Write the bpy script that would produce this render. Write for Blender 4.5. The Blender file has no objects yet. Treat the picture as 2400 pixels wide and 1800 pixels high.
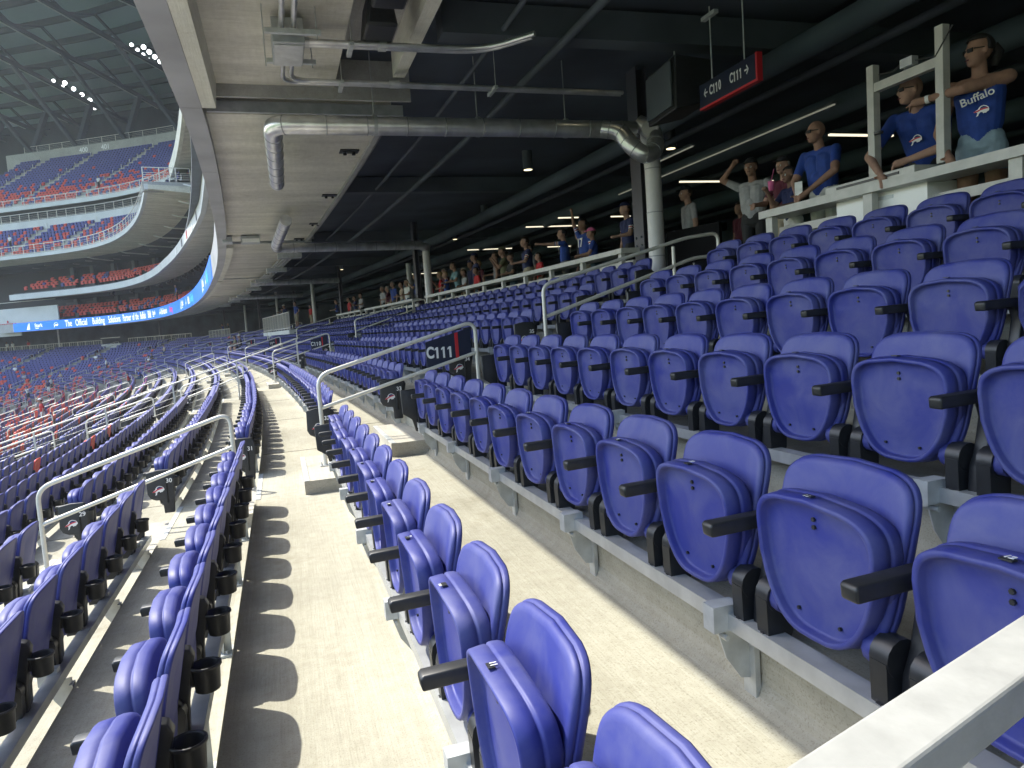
import bpy, bmesh, math, random
import numpy as np
from mathutils import Vector, Matrix
R = math.radians
rng = random.Random(7)
SC = bpy.context.scene
COL = SC.collection

# ------------------------------------------------------------------ camera
EYE = Vector((0.0, 0.0, 1.48))
cam_d = bpy.data.cameras.new('camera')
cam = bpy.data.objects.new('camera', cam_d); COL.objects.link(cam)
cam_d.sensor_width = 36.0; cam_d.lens = 25.2; cam_d.clip_start = 0.05; cam_d.clip_end = 1500
ax_r = Vector((0.94850666, -0.30899965, -0.06967305))     # image right
ax_d = Vector((-0.09323626, -0.06213887, -0.99370305))    # image down
ax_f = Vector((0.3027245, 0.94903002, -0.0877491))        # view direction
cam.matrix_world = Matrix(((ax_r.x, -ax_d.x, -ax_f.x, EYE.x), (ax_r.y, -ax_d.y, -ax_f.y, EYE.y),
                           (ax_r.z, -ax_d.z, -ax_f.z, EYE.z), (0, 0, 0, 1)))
SC.camera = cam
# ------------------------------------------------------------------ sky and sun
SUN_TO = Vector((-0.52, 0.60, 1.0)).normalized()          # towards the sun
elev = math.asin(SUN_TO.z); az = math.atan2(SUN_TO.x, SUN_TO.y)
w = bpy.data.worlds.new('World'); SC.world = w; w.use_nodes = True
nt = w.node_tree; bg = nt.nodes['Background']
sky = nt.nodes.new('ShaderNodeTexSky'); sky.sky_type = 'NISHITA'; sky.sun_disc = False
sky.sun_elevation = elev; sky.sun_rotation = az
sky.dust_density = 1.6; sky.air_density = 1.2
nt.links.new(sky.outputs[0], bg.inputs[0]); bg.inputs[1].default_value = 0.15
sl = bpy.data.lights.new('sun', 'SUN'); sl.energy = 2.2; sl.angle = R(0.53); sl.color = (1.0, 0.965, 0.86)
so = bpy.data.objects.new('sun', sl); COL.objects.link(so)
so.rotation_euler = SUN_TO.to_track_quat('Z', 'Y').to_euler()
SC.view_settings.view_transform = 'Standard'; SC.view_settings.look = 'None'
SC.view_settings.exposure = 1.78; SC.view_settings.gamma = 1.0
SC.cycles.use_denoising = True
SC.cycles.max_bounces = 8; SC.cycles.diffuse_bounces = 5; SC.cycles.sample_clamp_indirect = 6

# ------------------------------------------------------------------ materials
def mat(name, col, rough=0.6, metal=0.0, noise=0.0, scale=8.0, bump=0.0, spec=0.5, stretch=(1, 1, 1), col2=None,
        detail=4.0, bscale=None, emit=None, estr=1.0, coords='Object', coat=0.0):
    m = bpy.data.materials.new(name); m.use_nodes = True
    n = m.node_tree.nodes; L = m.node_tree.links; p = n['Principled BSDF']
    p.inputs['Base Color'].default_value = (*col, 1); p.inputs['Roughness'].default_value = rough
    p.inputs['Metallic'].default_value = metal; p.inputs['Specular IOR Level'].default_value = spec
    p.inputs['Coat Weight'].default_value = coat
    if emit:
        p.inputs['Emission Color'].default_value = (*emit, 1); p.inputs['Emission Strength'].default_value = estr
    if noise or bump:
        tc = n.new('ShaderNodeTexCoord'); mp = n.new('ShaderNodeMapping'); mp.inputs['Scale'].default_value = stretch
        L.new(tc.outputs[coords], mp.inputs[0])
        tx = n.new('ShaderNodeTexNoise'); tx.inputs['Scale'].default_value = scale; tx.inputs['Detail'].default_value = detail
        L.new(mp.outputs[0], tx.inputs[0])
        if noise:
            mr = n.new('ShaderNodeValToRGB')
            c2 = col2 or tuple(c * (1 - noise) for c in col)
            c1 = tuple(min(1, c * (1 + noise * 0.6)) for c in col) if not col2 else col
            mr.color_ramp.elements[0].position = 0.3; mr.color_ramp.elements[1].position = 0.7
            mr.color_ramp.elements[0].color = (*c2, 1); mr.color_ramp.elements[1].color = (*c1, 1)
            L.new(tx.outputs[0], mr.inputs[0]); L.new(mr.outputs[0], p.inputs['Base Color'])
        if bump:
            t2 = n.new('ShaderNodeTexNoise'); t2.inputs['Scale'].default_value = bscale or scale * 6
            t2.inputs['Detail'].default_value = 3
            L.new(mp.outputs[0], t2.inputs[0])
            bp = n.new('ShaderNodeBump'); bp.inputs['Strength'].default_value = bump; bp.inputs['Distance'].default_value = 0.02
            L.new(t2.outputs[0], bp.inputs['Height']); L.new(bp.outputs[0], p.inputs['Normal'])
    return m

def concrete(name, c, mottle=0.25, streak=(1, 1, 1), blot=0.5):
    """broom-finished or cast concrete: large stains, fine speckle, pits, faint directional streaks"""
    m = bpy.data.materials.new(name); m.use_nodes = True
    n = m.node_tree.nodes; L = m.node_tree.links; p = n['Principled BSDF']; p.inputs['Roughness'].default_value = 0.85
    p.inputs['Specular IOR Level'].default_value = 0.25
    tc = n.new('ShaderNodeTexCoord')
    def nz(scale, det, st=(1, 1, 1), rgh=0.55):
        mp = n.new('ShaderNodeMapping'); mp.inputs['Scale'].default_value = st; L.new(tc.outputs['Object'], mp.inputs[0])
        t = n.new('ShaderNodeTexNoise'); t.inputs['Scale'].default_value = scale; t.inputs['Detail'].default_value = det
        t.inputs['Roughness'].default_value = rgh
        L.new(mp.outputs[0], t.inputs[0]); return t.outputs[0]
    def ramp(x, a, b, ca, cb):
        r = n.new('ShaderNodeValToRGB'); r.color_ramp.elements[0].position = a; r.color_ramp.elements[1].position = b
        r.color_ramp.elements[0].color = (*ca, 1); r.color_ramp.elements[1].color = (*cb, 1); L.new(x, r.inputs[0]); return r.outputs[0]
    def mul(a, b, f=1.0):
        k = n.new('ShaderNodeMix'); k.data_type = 'RGBA'; k.blend_type = 'MULTIPLY'; k.inputs[0].default_value = f
        L.new(a, k.inputs[6]); L.new(b, k.inputs[7]); return k.outputs[2]
    lo = tuple(x * (1 - mottle) for x in c); hi = tuple(min(1, x * (1 + mottle * 0.35)) for x in c)
    base = ramp(nz(blot, 6, streak), 0.32, 0.68, lo, hi)
    g = 1 - mottle * 0.55
    base = mul(base, ramp(nz(14, 5, streak, 0.7), 0.35, 0.62, (g, g * 0.99, g * 0.97), (1, 1, 1)))
    base = mul(base, ramp(nz(150, 2), 0.33, 0.45, (0.72, 0.71, 0.69), (1, 1, 1)), 0.8)
    base = mul(base, ramp(nz(5.0, 3, (streak[0] * 1.0, streak[1] * 0.15, 1)), 0.3, 0.6, (0.86, 0.85, 0.83), (1, 1, 1)), 0.7)
    L.new(base, p.inputs['Base Color'])
    base = mul(base, ramp(nz(60, 3, (streak[0], streak[1] * 0.03, 1)), 0.35, 0.6, (0.88, 0.875, 0.86), (1, 1, 1)), 0.6)
    base = mul(base, ramp(nz(1.7, 9, (1, 1, 1), 0.75), 0.36, 0.44, (0.80, 0.78, 0.73), (1, 1, 1)), 0.6)
    L.new(base, p.inputs['Base Color'])
    bp = n.new('ShaderNodeBump'); bp.inputs['Strength'].default_value = 0.3; bp.inputs['Distance'].default_value = 0.01
    L.new(nz(90, 4, (streak[0], streak[1] * 0.05, 1)), bp.inputs['Height']); L.new(bp.outputs[0], p.inputs['Normal'])
    return m

M = {}
M['concrete'] = concrete('broomed concrete', (0.46, 0.442, 0.36), 0.22)
M['concrete_step'] = concrete('pale precast step concrete', (0.50, 0.47, 0.40), 0.12, blot=1.5)
M['soffit'] = concrete('cast soffit concrete', (0.72, 0.70, 0.61), 0.24, (0.35, 2.2, 1), 0.7)
M['soffit_light'] = concrete('pale cast concrete', (0.72, 0.71, 0.63), 0.12, (1, 1, 1), 1.2)
M['grey_concrete'] = concrete('grey parapet concrete', (0.42, 0.42, 0.41), 0.18)
M['far_wall'] = mat('light grey painted fascia', (0.55, 0.56, 0.55), 0.7, noise=0.1, scale=0.6)
M['strip'] = mat('grey galvanised fascia metal', (0.34, 0.345, 0.36), 0.5, 0.3, noise=0.22, scale=1.2, bump=0.1, bscale=3)
M['galv'] = mat('galvanised duct metal', (0.72, 0.72, 0.71), 0.28, 0.8, noise=0.25, scale=5, bump=0.12, bscale=14)
M['galv_mat'] = mat('matt galvanised steel', (0.42, 0.44, 0.45), 0.5, 0.5, noise=0.2, scale=9)
M['beam'] = mat('mill aluminium beam', (0.55, 0.56, 0.55), 0.36, 0.5, noise=0.15, scale=11)
M['bracket'] = mat('galvanised bracket plate', (0.52, 0.54, 0.53), 0.5, 0.3, noise=0.2, scale=14)
M['rail'] = mat('cream powder coated rail', (0.62, 0.60, 0.54), 0.36, 0.15, noise=0.05, scale=20)
M['white_rail'] = mat('warm white painted steel', (0.43, 0.425, 0.39), 0.42, noise=0.14, scale=9)
def plastic(name, c, scuff=0.35):
    m = bpy.data.materials.new(name); m.use_nodes = True
    n = m.node_tree.nodes; L = m.node_tree.links; p = n['Principled BSDF']
    p.inputs['Roughness'].default_value = 0.5; p.inputs['Specular IOR Level'].default_value = 0.35
    tc = n.new('ShaderNodeTexCoord'); oi = n.new('ShaderNodeObjectInfo')
    ad = n.new('ShaderNodeVectorMath'); ad.operation = 'ADD'; L.new(tc.outputs['Object'], ad.inputs[0])
    sc = n.new('ShaderNodeVectorMath'); sc.operation = 'SCALE'; sc.inputs[0].default_value = (31, 17, 43); L.new(oi.outputs['Random'], sc.inputs['Scale'])
    L.new(sc.outputs[0], ad.inputs[1])
    t = n.new('ShaderNodeTexNoise'); t.inputs['Scale'].default_value = 5; t.inputs['Detail'].default_value = 8; t.inputs['Roughness'].default_value = 0.62
    t.inputs['Distortion'].default_value = 0.5
    L.new(ad.outputs[0], t.inputs[0])
    r = n.new('ShaderNodeValToRGB'); r.color_ramp.elements[0].position = 0.38; r.color_ramp.elements[1].position = 0.72
    r.color_ramp.elements[0].color = (*c, 1)
    r.color_ramp.elements[1].color = (*[x + (0.32 - x) * scuff * 0.55 if i != 2 else x * 1.12 for i, x in enumerate(c)], 1)
    L.new(t.outputs[0], r.inputs[0]); L.new(r.outputs[0], p.inputs['Base Color'])
    rr = n.new('ShaderNodeMapRange'); rr.inputs[3].default_value = 0.42; rr.inputs[4].default_value = 0.62
    L.new(t.outputs[0], rr.inputs[0]); L.new(rr.outputs[0], p.inputs['Roughness'])
    t2 = n.new('ShaderNodeTexNoise'); t2.inputs['Scale'].default_value = 260; L.new(ad.outputs[0], t2.inputs[0])
    bp = n.new('ShaderNodeBump'); bp.inputs['Strength'].default_value = 0.05; L.new(t2.outputs[0], bp.inputs['Height']); L.new(bp.outputs[0], p.inputs['Normal'])
    return m
M['blue'] = plastic('blue moulded plastic', (0.026, 0.034, 0.205), 0.36)
M['red'] = plastic('red moulded plastic', (0.55, 0.045, 0.035), 0.15)
M['black'] = mat('black moulded plastic', (0.018, 0.019, 0.021), 0.42, noise=0.25, scale=30)
M['panel_black'] = mat('charcoal end panel plastic', (0.022, 0.023, 0.026), 0.5, noise=.2, scale=22)
M['board_black'] = mat('matt black board', (0.008, 0.008, 0.009), 0.9, spec=.1)
M['dark'] = mat('black painted ceiling', (0.075, 0.093, 0.115), 0.75, noise=0.4, scale=0.6)
M['dark2'] = mat('dark grey painted steel', (0.075, 0.09, 0.105), 0.6, noise=0.3, scale=1.2)
M['steelcol'] = mat('dark violet grey painted column', (0.05, 0.05, 0.065), 0.5)
M['concourse'] = mat('dark sealed concourse floor', (0.12, 0.12, 0.12), 0.5, noise=0.3, scale=0.7)
M['roof'] = mat('grey blue corrugated roof deck', (0.26, 0.32, 0.38), 0.8, noise=0.2, scale=0.05)
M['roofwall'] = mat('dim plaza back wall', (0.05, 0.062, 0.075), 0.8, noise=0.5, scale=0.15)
M['rooftruss'] = mat('dark roof steel', (0.06, 0.075, 0.095), 0.7)
M['white'] = mat('white paint', (0.8, 0.8, 0.78), 0.5)
M['ink'] = mat('white printed lettering', (0.75, 0.75, 0.75), 0.5)
M['navy'] = mat('navy sign face', (0.008, 0.014, 0.04), 0.45)
M['signred'] = mat('red sign edge', (0.5, 0.02, 0.03), 0.45)
M['turf'] = mat('green playing turf', (0.07, 0.14, 0.04), 0.9, noise=0.2, scale=0.3)
M['glass'] = mat('dark suite glass', (0.02, 0.026, 0.032), 0.5, spec=0.2)
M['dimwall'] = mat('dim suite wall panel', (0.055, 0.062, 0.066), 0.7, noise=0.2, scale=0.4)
M['lamp'] = mat('warm lamp face', (0.9, 0.85, 0.6), 0.5, emit=(1.0, 0.86, 0.52), estr=0.8)
M['dim_lamp'] = mat('dim linear lamp face', (0.6, 0.6, 0.55), 0.5, emit=(1.0, 0.93, 0.75), estr=0.04)
M['strip_lamp'] = mat('linear lamp face', (0.9, 0.9, 0.8), 0.5, emit=(1.0, 0.90, 0.66), estr=0.38)
M['flood'] = mat('floodlight face', (1, 1, 1), 0.5, emit=(0.95, 0.98, 1.0), estr=3)
M['led'] = mat('blue screen face', (0.0, 0.02, 0.1), 0.4, emit=(0.004, 0.10, 0.50), estr=0.75)
M['ledtext'] = mat('white screen lettering', (0.5, 0.5, 0.5), 0.4, emit=(0.9, 0.93, 1.0), estr=0.36)
M['ledred'] = mat('red screen lettering', (0.3, 0, 0), 0.4, emit=(0.7, 0.05, 0.12), estr=0.35)
M['ledcyan'] = mat('light blue screen lettering', (0, .2, .3), 0.4, emit=(0.1, 0.45, 1.0), estr=0.4)
M['logo_red'] = mat('red emblem print', (0.55, 0.03, 0.05), 0.5)
M['tape'] = mat('yellow joint label', (0.55, 0.42, 0.05), 0.6)
M['insul'] = mat('white pipe jacket', (0.62, 0.60, 0.60), 0.45, noise=0.1, scale=4)

# ------------------------------------------------------------------ reference curve of the bowl
HS = [-60, 0, 9, 12, 16, 24, 31, 41, 56, 70, 80, 88, 94, 100, 106, 120, 200]
HH = [0, 0, 0, .03, .045, .07, .1, .12, .16, .22, .30, .42, .6, .85, 1.0, 1.05, 1.1]
DS = .05
Ss = np.arange(-60, 200, DS); Hh = np.interp(Ss, HS, HH)
Xc = np.cumsum(-np.sin(Hh)) * DS; Yc = np.cumsum(np.cos(Hh)) * DS
_i = int(np.argmin(abs(Ss))); Xc -= Xc[_i]; Yc -= Yc[_i]
def hd(s): return float(np.interp(s, HS, HH))
def dhd(s): return (hd(s + .5) - hd(s - .5))
def P(s, o, z=0.0):
    h = hd(s)
    return Vector((float(np.interp(s, Ss, Xc)) + o * math.cos(h), float(np.interp(s, Ss, Yc)) + o * math.sin(h), z))
PITCH = .83
def nose(k): return -.35 + PITCH * k
def tz(k):
    if k >= 0: return [0, .25, .52, .79, 1.07, 1.35, 1.64][min(k, 6)]
    n = -k; return -(.245 * n - .0018 * n * n)
AISLES = [7.58, 22.6, 37.6, 50, 62, 74, 85, 95, 104, 114, 124, 134]
SEND = 132

# ------------------------------------------------------------------ object helpers
def tag(o, label=None, cat=None, group=None, kind=None):
    if label: o['label'] = label
    if cat: o['category'] = cat
    if group: o['group'] = group
    if kind: o['kind'] = kind
    return o
def empty(name, loc, rz=0.0, label=None, cat=None, group=None, kind=None):
    o = bpy.data.objects.new(name, None); o.location = loc; o.rotation_euler = (0, 0, rz); o.empty_display_size = .1
    COL.objects.link(o); return tag(o, label, cat, group, kind)
def link(name, me, parent=None, m=None):
    o = bpy.data.objects.new(name, me); COL.objects.link(o)
    if parent: o.parent = parent
    if m and not me.materials: me.materials.append(m)
    return o
class MB:
    """collects boxes, tubes, extrusions; mesh() gives one mesh"""
    def __init__(s): s.v = []; s.f = []; s.mi = []; s.sm = []; s.mats = []; s.cur = 0
    def use(s, m):
        if m not in s.mats: s.mats.append(m)
        s.cur = s.mats.index(m); return s
    def add(s, vs, fs, smooth=False):
        b = len(s.v); s.v += [tuple(v) for v in vs]
        for f in fs: s.f.append(tuple(i + b for i in f)); s.mi.append(s.cur); s.sm.append(smooth)
    def box(s, c, d, rz=0.0, mt=None):
        cx, cy, cz = c; x, y, z = d[0] / 2, d[1] / 2, d[2] / 2
        vs = [(i * x, j * y, k * z) for i in (-1, 1) for j in (-1, 1) for k in (-1, 1)]
        if mt is not None: vs = [mt @ Vector(v) for v in vs]
        elif rz:
            ca, sa = math.cos(rz), math.sin(rz); vs = [(a * ca - b * sa, a * sa + b * ca, k) for a, b, k in vs]
        vs = [(v[0] + cx, v[1] + cy, v[2] + cz) for v in vs]
        s.add(vs, [(0, 1, 3, 2), (4, 6, 7, 5), (0, 4, 5, 1), (2, 3, 7, 6), (0, 2, 6, 4), (1, 5, 7, 3)]); return s
    def beam(s, a, b, wd, ht, up=Vector((0, 0, 1))):
        a = Vector(a); b = Vector(b); t = (b - a).normalized(); sd = t.cross(up)
        if sd.length < 1e-4: sd = t.cross(Vector((1, 0, 0)))
        sd.normalize(); u = sd.cross(t)
        vs = [p + sd * (i * wd / 2) + u * (j * ht / 2) for p in (a, b) for i in (-1, 1) for j in (-1, 1)]
        s.add(vs, [(0, 1, 3, 2), (4, 6, 7, 5), (0, 4, 5, 1), (2, 3, 7, 6), (0, 2, 6, 4), (1, 5, 7, 3)]); return s
    def tube(s, pts, r, n=10, cap=True):
        pts = [Vector(p) for p in pts]; rings = []; prev = None
        for i, p in enumerate(pts):
            t = (pts[min(i + 1, len(pts) - 1)] - pts[max(i - 1, 0)]).normalized()
            if prev is None: a = t.cross(Vector((0, 0, 1)) if abs(t.z) < .9 else Vector((0, 1, 0))).normalized()
            else: a = (prev - t * prev.dot(t)).normalized()
            prev = a; b = t.cross(a); rr = r[i] if isinstance(r, (list, tuple)) else r
            rings.append([p + (a * math.cos(q) + b * math.sin(q)) * rr for q in [2 * math.pi * k / n for k in range(n)]])
        vs = [v for g in rings for v in g]; fs = []
        for i in range(len(pts) - 1):
            for k in range(n): fs.append((i * n + k, i * n + (k + 1) % n, (i + 1) * n + (k + 1) % n, (i + 1) * n + k))
        s.add(vs, fs, True)
        if cap:
            s.add(rings[0], [tuple(range(n - 1, -1, -1))]); s.add(rings[-1], [tuple(range(n))])
        return s
    def prism(s, poly, a, b, axis='y'):
        """poly of 2D points extruded between a and b along axis; 'y': poly=(x,z), 'x': poly=(y,z), 'z': poly=(x,y)"""
        n = len(poly)
        f = {'y': lambda p, q: (p[0], q, p[1]), 'x': lambda p, q: (q, p[0], p[1]), 'z': lambda p, q: (p[0], p[1], q)}[axis]
        s.add([f(p, a) for p in poly] + [f(p, b) for p in poly],
              [tuple(range(n)), tuple(range(2 * n - 1, n - 1, -1))] + [(i, i + n, (i + 1) % n + n, (i + 1) % n) for i in range(n)]); return s
    def mesh(s, name='m', fix=True):
        me = bpy.data.meshes.new(name); me.from_pydata(s.v, [], s.f)
        for m in s.mats: me.materials.append(m)
        me.polygons.foreach_set('material_index', s.mi); me.polygons.foreach_set('use_smooth', s.sm)
        if fix:
            bm = bmesh.new(); bm.from_mesh(me); bmesh.ops.recalc_face_normals(bm, faces=bm.faces); bm.to_mesh(me); bm.free()
        me.update(); return me
    def build(s, name, parent=None, **k):
        me = s.mesh(name); return tag(link(name, me, parent), **k)
def bevel(o, wd, seg=2, ang=35):
    b = o.modifiers.new('bevel', 'BEVEL'); b.width = wd; b.segments = seg; b.limit_method = 'ANGLE'; b.angle_limit = R(ang); return o
def bevel_mesh(me, wd, seg=2, ang=35):
    bm = bmesh.new(); bm.from_mesh(me)
    es = [e for e in bm.edges if len(e.link_faces) == 2 and e.calc_face_angle(0) > R(ang)]
    bmesh.ops.bevel(bm, geom=es, offset=wd, segments=seg, affect='EDGES', profile=.6)
    for f in bm.faces: f.smooth = True
    bm.to_mesh(me); bm.free(); return me
def rounded(pts, rad, n=6):
    pts = [Vector(p) for p in pts]; out = [pts[0]]
    for i in range(1, len(pts) - 1):
        p = pts[i]; a = (pts[i - 1] - p); b = (pts[i + 1] - p); q = min(rad, a.length * .48, b.length * .48)
        A = p + a.normalized() * q; B = p + b.normalized() * q
        for k in range(n + 1):
            t = k / n; out.append(A * (1 - t) ** 2 + p * 2 * t * (1 - t) + B * t * t)
    out.append(pts[-1]); return out
def sweep(name, prof, s0, s1, m, ds=1.5, parent=None, closed=True, kind=None, ofs=None, **k):
    """prof: list of (offset, z); swept along the bowl curve from s0 to s1"""
    n = max(1, int(math.ceil((s1 - s0) / ds))); N = len(prof); v = []; f = []
    for i in range(n + 1):
        s = s0 + (s1 - s0) * i / n
        d_ = ofs(s) if ofs else 0
        for o, z in prof: v.append(P(s, o + d_, z))
    for i in range(n):
        for j in range(N if closed else N - 1):
            a = i * N + j; b = i * N + (j + 1) % N; f.append((a, b, b + N, a + N))
    if closed: f.append(tuple(range(N))); f.append(tuple(range(n * N + N - 1, n * N - 1, -1)))
    mb = MB(); mb.use(m); mb.add(v, f); o = mb.build(name, parent); tag(o, kind=kind, **k); return o
def text(name, body, size, m, loc, xdir, zdir, parent=None, ext=0.001, sx=1.0, bold=0.0, align='CENTER'):
    c = bpy.data.curves.new(name, 'FONT'); c.body = body; c.size = size; c.extrude = ext; c.offset = bold
    c.align_x = align; c.align_y = 'CENTER'; c.materials.append(m)
    o = bpy.data.objects.new(name, c); COL.objects.link(o)
    x = Vector(xdir).normalized(); y = Vector(zdir); y = (y - x * y.dot(x)).normalized(); z = x.cross(y)
    mw = Matrix(((x.x * sx, y.x, z.x, loc[0]), (x.y * sx, y.y, z.y, loc[1]), (x.z * sx, y.z, z.z, loc[2]), (0, 0, 0, 1)))
    if parent:
        o.parent = parent
        bpy.context.view_layer.update() if False else None
        pm = Matrix.Translation(parent.location) @ parent.rotation_euler.to_matrix().to_4x4()
        o.matrix_basis = pm.inverted() @ mw
    else: o.matrix_basis = mw
    return o
def sign_text(name, body, size, m, loc, xdir, zdir, parent, adv=.56, sx=.8, bold=0.0):
    """lettering with a flagged 1; glyph by glyph so that the 1 is not a bare bar"""
    x = Vector(xdir).normalized(); z = Vector(zdir).normalized(); n_ = x.cross(z); loc = Vector(loc)
    ws = [(.60 if c == '1' else (.34 if c == ' ' else (.95 if ord(c) > 999 else .70))) * size * sx for c in body]; t = -sum(ws) / 2
    pm = (Matrix.Translation(parent.location) @ parent.rotation_euler.to_matrix().to_4x4()).inverted()
    for c, w_ in zip(body, ws):
        cpos = loc + x * (t + w_ / 2); t += w_
        if c == ' ': continue
        if c == '1':
            h_ = size * .72; b_ = size * .15 * sx / .8
            poly = [(b_ * .5, -h_ / 2), (b_ * .5, h_ / 2), (-b_ * .35, h_ / 2), (-b_ * 1.25, h_ * .36), (-b_ * 1.25, h_ * .20), (-b_ * .5, h_ * .30), (-b_ * .5, -h_ / 2)]
            mb = MB().use(m); V = [pm @ (cpos + x * px + z * py + n_ * d) for d in (.0, .001) for px, py in poly]; N = len(poly)
            mb.add(V, [tuple(range(N)), tuple(range(2 * N - 1, N - 1, -1))] + [(i, (i + 1) % N, (i + 1) % N + N, i + N) for i in range(N)]); mb.build(name, parent)
        else: text(name, c, size, m, cpos, xdir, zdir, parent, .001, sx=sx, bold=bold)
ORD = ['first', 'second', 'third', 'fourth', 'fifth', 'sixth', 'seventh', 'eighth', 'ninth', 'tenth', 'eleventh', 'twelfth',
       'thirteenth', 'fourteenth', 'fifteenth', 'sixteenth', 'seventeenth', 'eighteenth', 'nineteenth', 'twentieth',
       '21st', '22nd', '23rd', '24th', '25th', '26th', '27th', '28th', '29th', '30th']

# ------------------------------------------------------------------ ground and terraces
g = MB().use(M['turf']); g.add([(-400, -400, -8.2), (400, -400, -8.2), (400, 500, -8.2), (-400, 500, -8.2)], [(0, 1, 2, 3)])
g.build('ground', kind='structure')
KMIN = -27
prof = []
for k in range(KMIN, 7):
    x = nose(k); z0 = tz(k - 1); z1 = tz(k)
    if k == KMIN: prof += [(x - 3.0, z0)]
    prof += [(x - .085, z0), (x - .045, z0 + .010), (x - .015, z0 + .035), (x, z0 + .075), (x, z1 - .008), (x + .008, z1)]
prof += [(5.2, tz(6))]
sweep('concrete_terrace', prof, -20, 160, M['concrete'], closed=False, kind='structure')
sweep('concourse_floor', [(5.2, 1.64), (34, 1.645), (34, 1.2), (5.2, 1.2)], -20, 160, M['concourse'], kind='structure')
# sawn joints across the nearest treads and a row of small anchor stains
M['joint'] = mat('dark joint sealant', (0.10, 0.095, 0.085), 0.9)
for jx in (9.6, 13.4, 17.6):
    root = empty('tread_joint', (0, 0, 0), kind='structure')
    for k in range(-6, 4):
        a_, b_ = P(jx, nose(k) + .02, tz(k) + .002), P(jx, nose(k + 1) - .10, tz(k) + .002)
        mb = MB().use(M['joint']); mb.beam(a_, b_, .006, .003); mb.build('joint_line', root)
# nosing strips where aisles cross: dark grip strip + half step blocks
def radial_frame(s): return hd(s)
for ai, s in enumerate(AISLES[:10]):
    h = hd(s)
    root = empty('aisle_stair', P(s, 0, 0), h, kind='structure')
    kk = range(-14 if ai < 3 else -20, 7)
    if ai > 7: kk = range(-24, 7)
    stepm = {}
    for k in kk:
        if ai > 5 and k % 1: continue
        x = nose(k); zb = tz(k - 1); zh = (tz(k) - tz(k - 1)) / 2
        mb = MB().use(M['concrete_step']); mb.box((x - .19, 0, zb + zh / 2 + .0), (.375, 1.42 if k > 0 else 1.25, zh))
        mb.use(M['bracket']); mb.box((x - .352, 0, zb + zh + .002), (.05, 1.42 if k > 0 else 1.25, .004))
        o = mb.build('step', root)
        if ai < 2: bevel(o, .008, 2)
        mb = MB().use(M['bracket']); mb.box((x + .03, 0, tz(k) + .003), (.045, 1.3, .004)); mb.build('grip_strip', root)

# ------------------------------------------------------------------ seats
def outline_back(n=40):
    """(y,z) of the seat back, rounded top corners, slightly narrower below"""
    pts = []
    top, bot = .865, .43
    for i in range(n):
        a = 2 * math.pi * i / n
        c, s = math.cos(a), math.sin(a)
        e = 2 / (6.2 if s > 0 else 4)
        y = .222 * math.copysign(abs(c) ** e, c); z = math.copysign(abs(s) ** e, s)
        zz = (top + bot) / 2 + z * (top - bot) / 2
        if z > 0: zz -= .018 * (y / .222) ** 2 * max(0, z)
        wd = 1.0 - .10 * (1 - (zz - bot) / (top - bot)) ** 1.2
        pts.append((y * wd, zz))
    return pts
def outline_pan(n=40):
    pts = []
    top, bot = .805, .425
    for i in range(n):
        a = 2 * math.pi * i / n
        c, s = math.cos(a), math.sin(a)
        e = 2 / (6.4 if s > 0 else 3.4)
        y = .215 * math.copysign(abs(c) ** e, c); z = math.copysign(abs(s) ** e, s)
        zz = (top + bot) / 2 + z * (top - bot) / 2
        if z > 0: zz -= .03 * (y / .215) ** 2 * z
        t = (zz - bot) / (top - bot)
        wd = 1.0 if t > .58 else 1.0 - .33 * ((.58 - t) / .58) ** 1.2
        pts.append((y * wd, zz))
    return pts
def shell(outl, rings, m, lean=0.0, z0=.43, curve=0.0, cen=None):
    """rings: list of (scale, x, dz); closes both ends with a fan"""
    mb = MB().use(m); n = len(outl)
    cy = 0; cz = cen if cen is not None else sum(p[1] for p in outl) / n
    V = []
    for sc, x, dz in rings:
        for y, z in outl:
            yy = y * sc; zz = cz + (z - cz) * sc + dz
            V.append((x + lean * (zz - z0) + curve * yy * yy, yy, zz))
    F = []
    for r in range(len(rings) - 1):
        for i in range(n): F.append((r * n + i, r * n + (i + 1) % n, (r + 1) * n + (i + 1) % n, (r + 1) * n + i))
    for r, fl in ((0, 1), (len(rings) - 1, 0)):
        sc, x, dz = rings[r]; c = len(V); V.append((x + lean * (cz - z0), 0, cz + dz))
        for i in range(n):
            t = (r * n + i, r * n + (i + 1) % n, c); F.append(t if fl else t[::-1])
    mb.add(V, F, True); return mb
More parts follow.
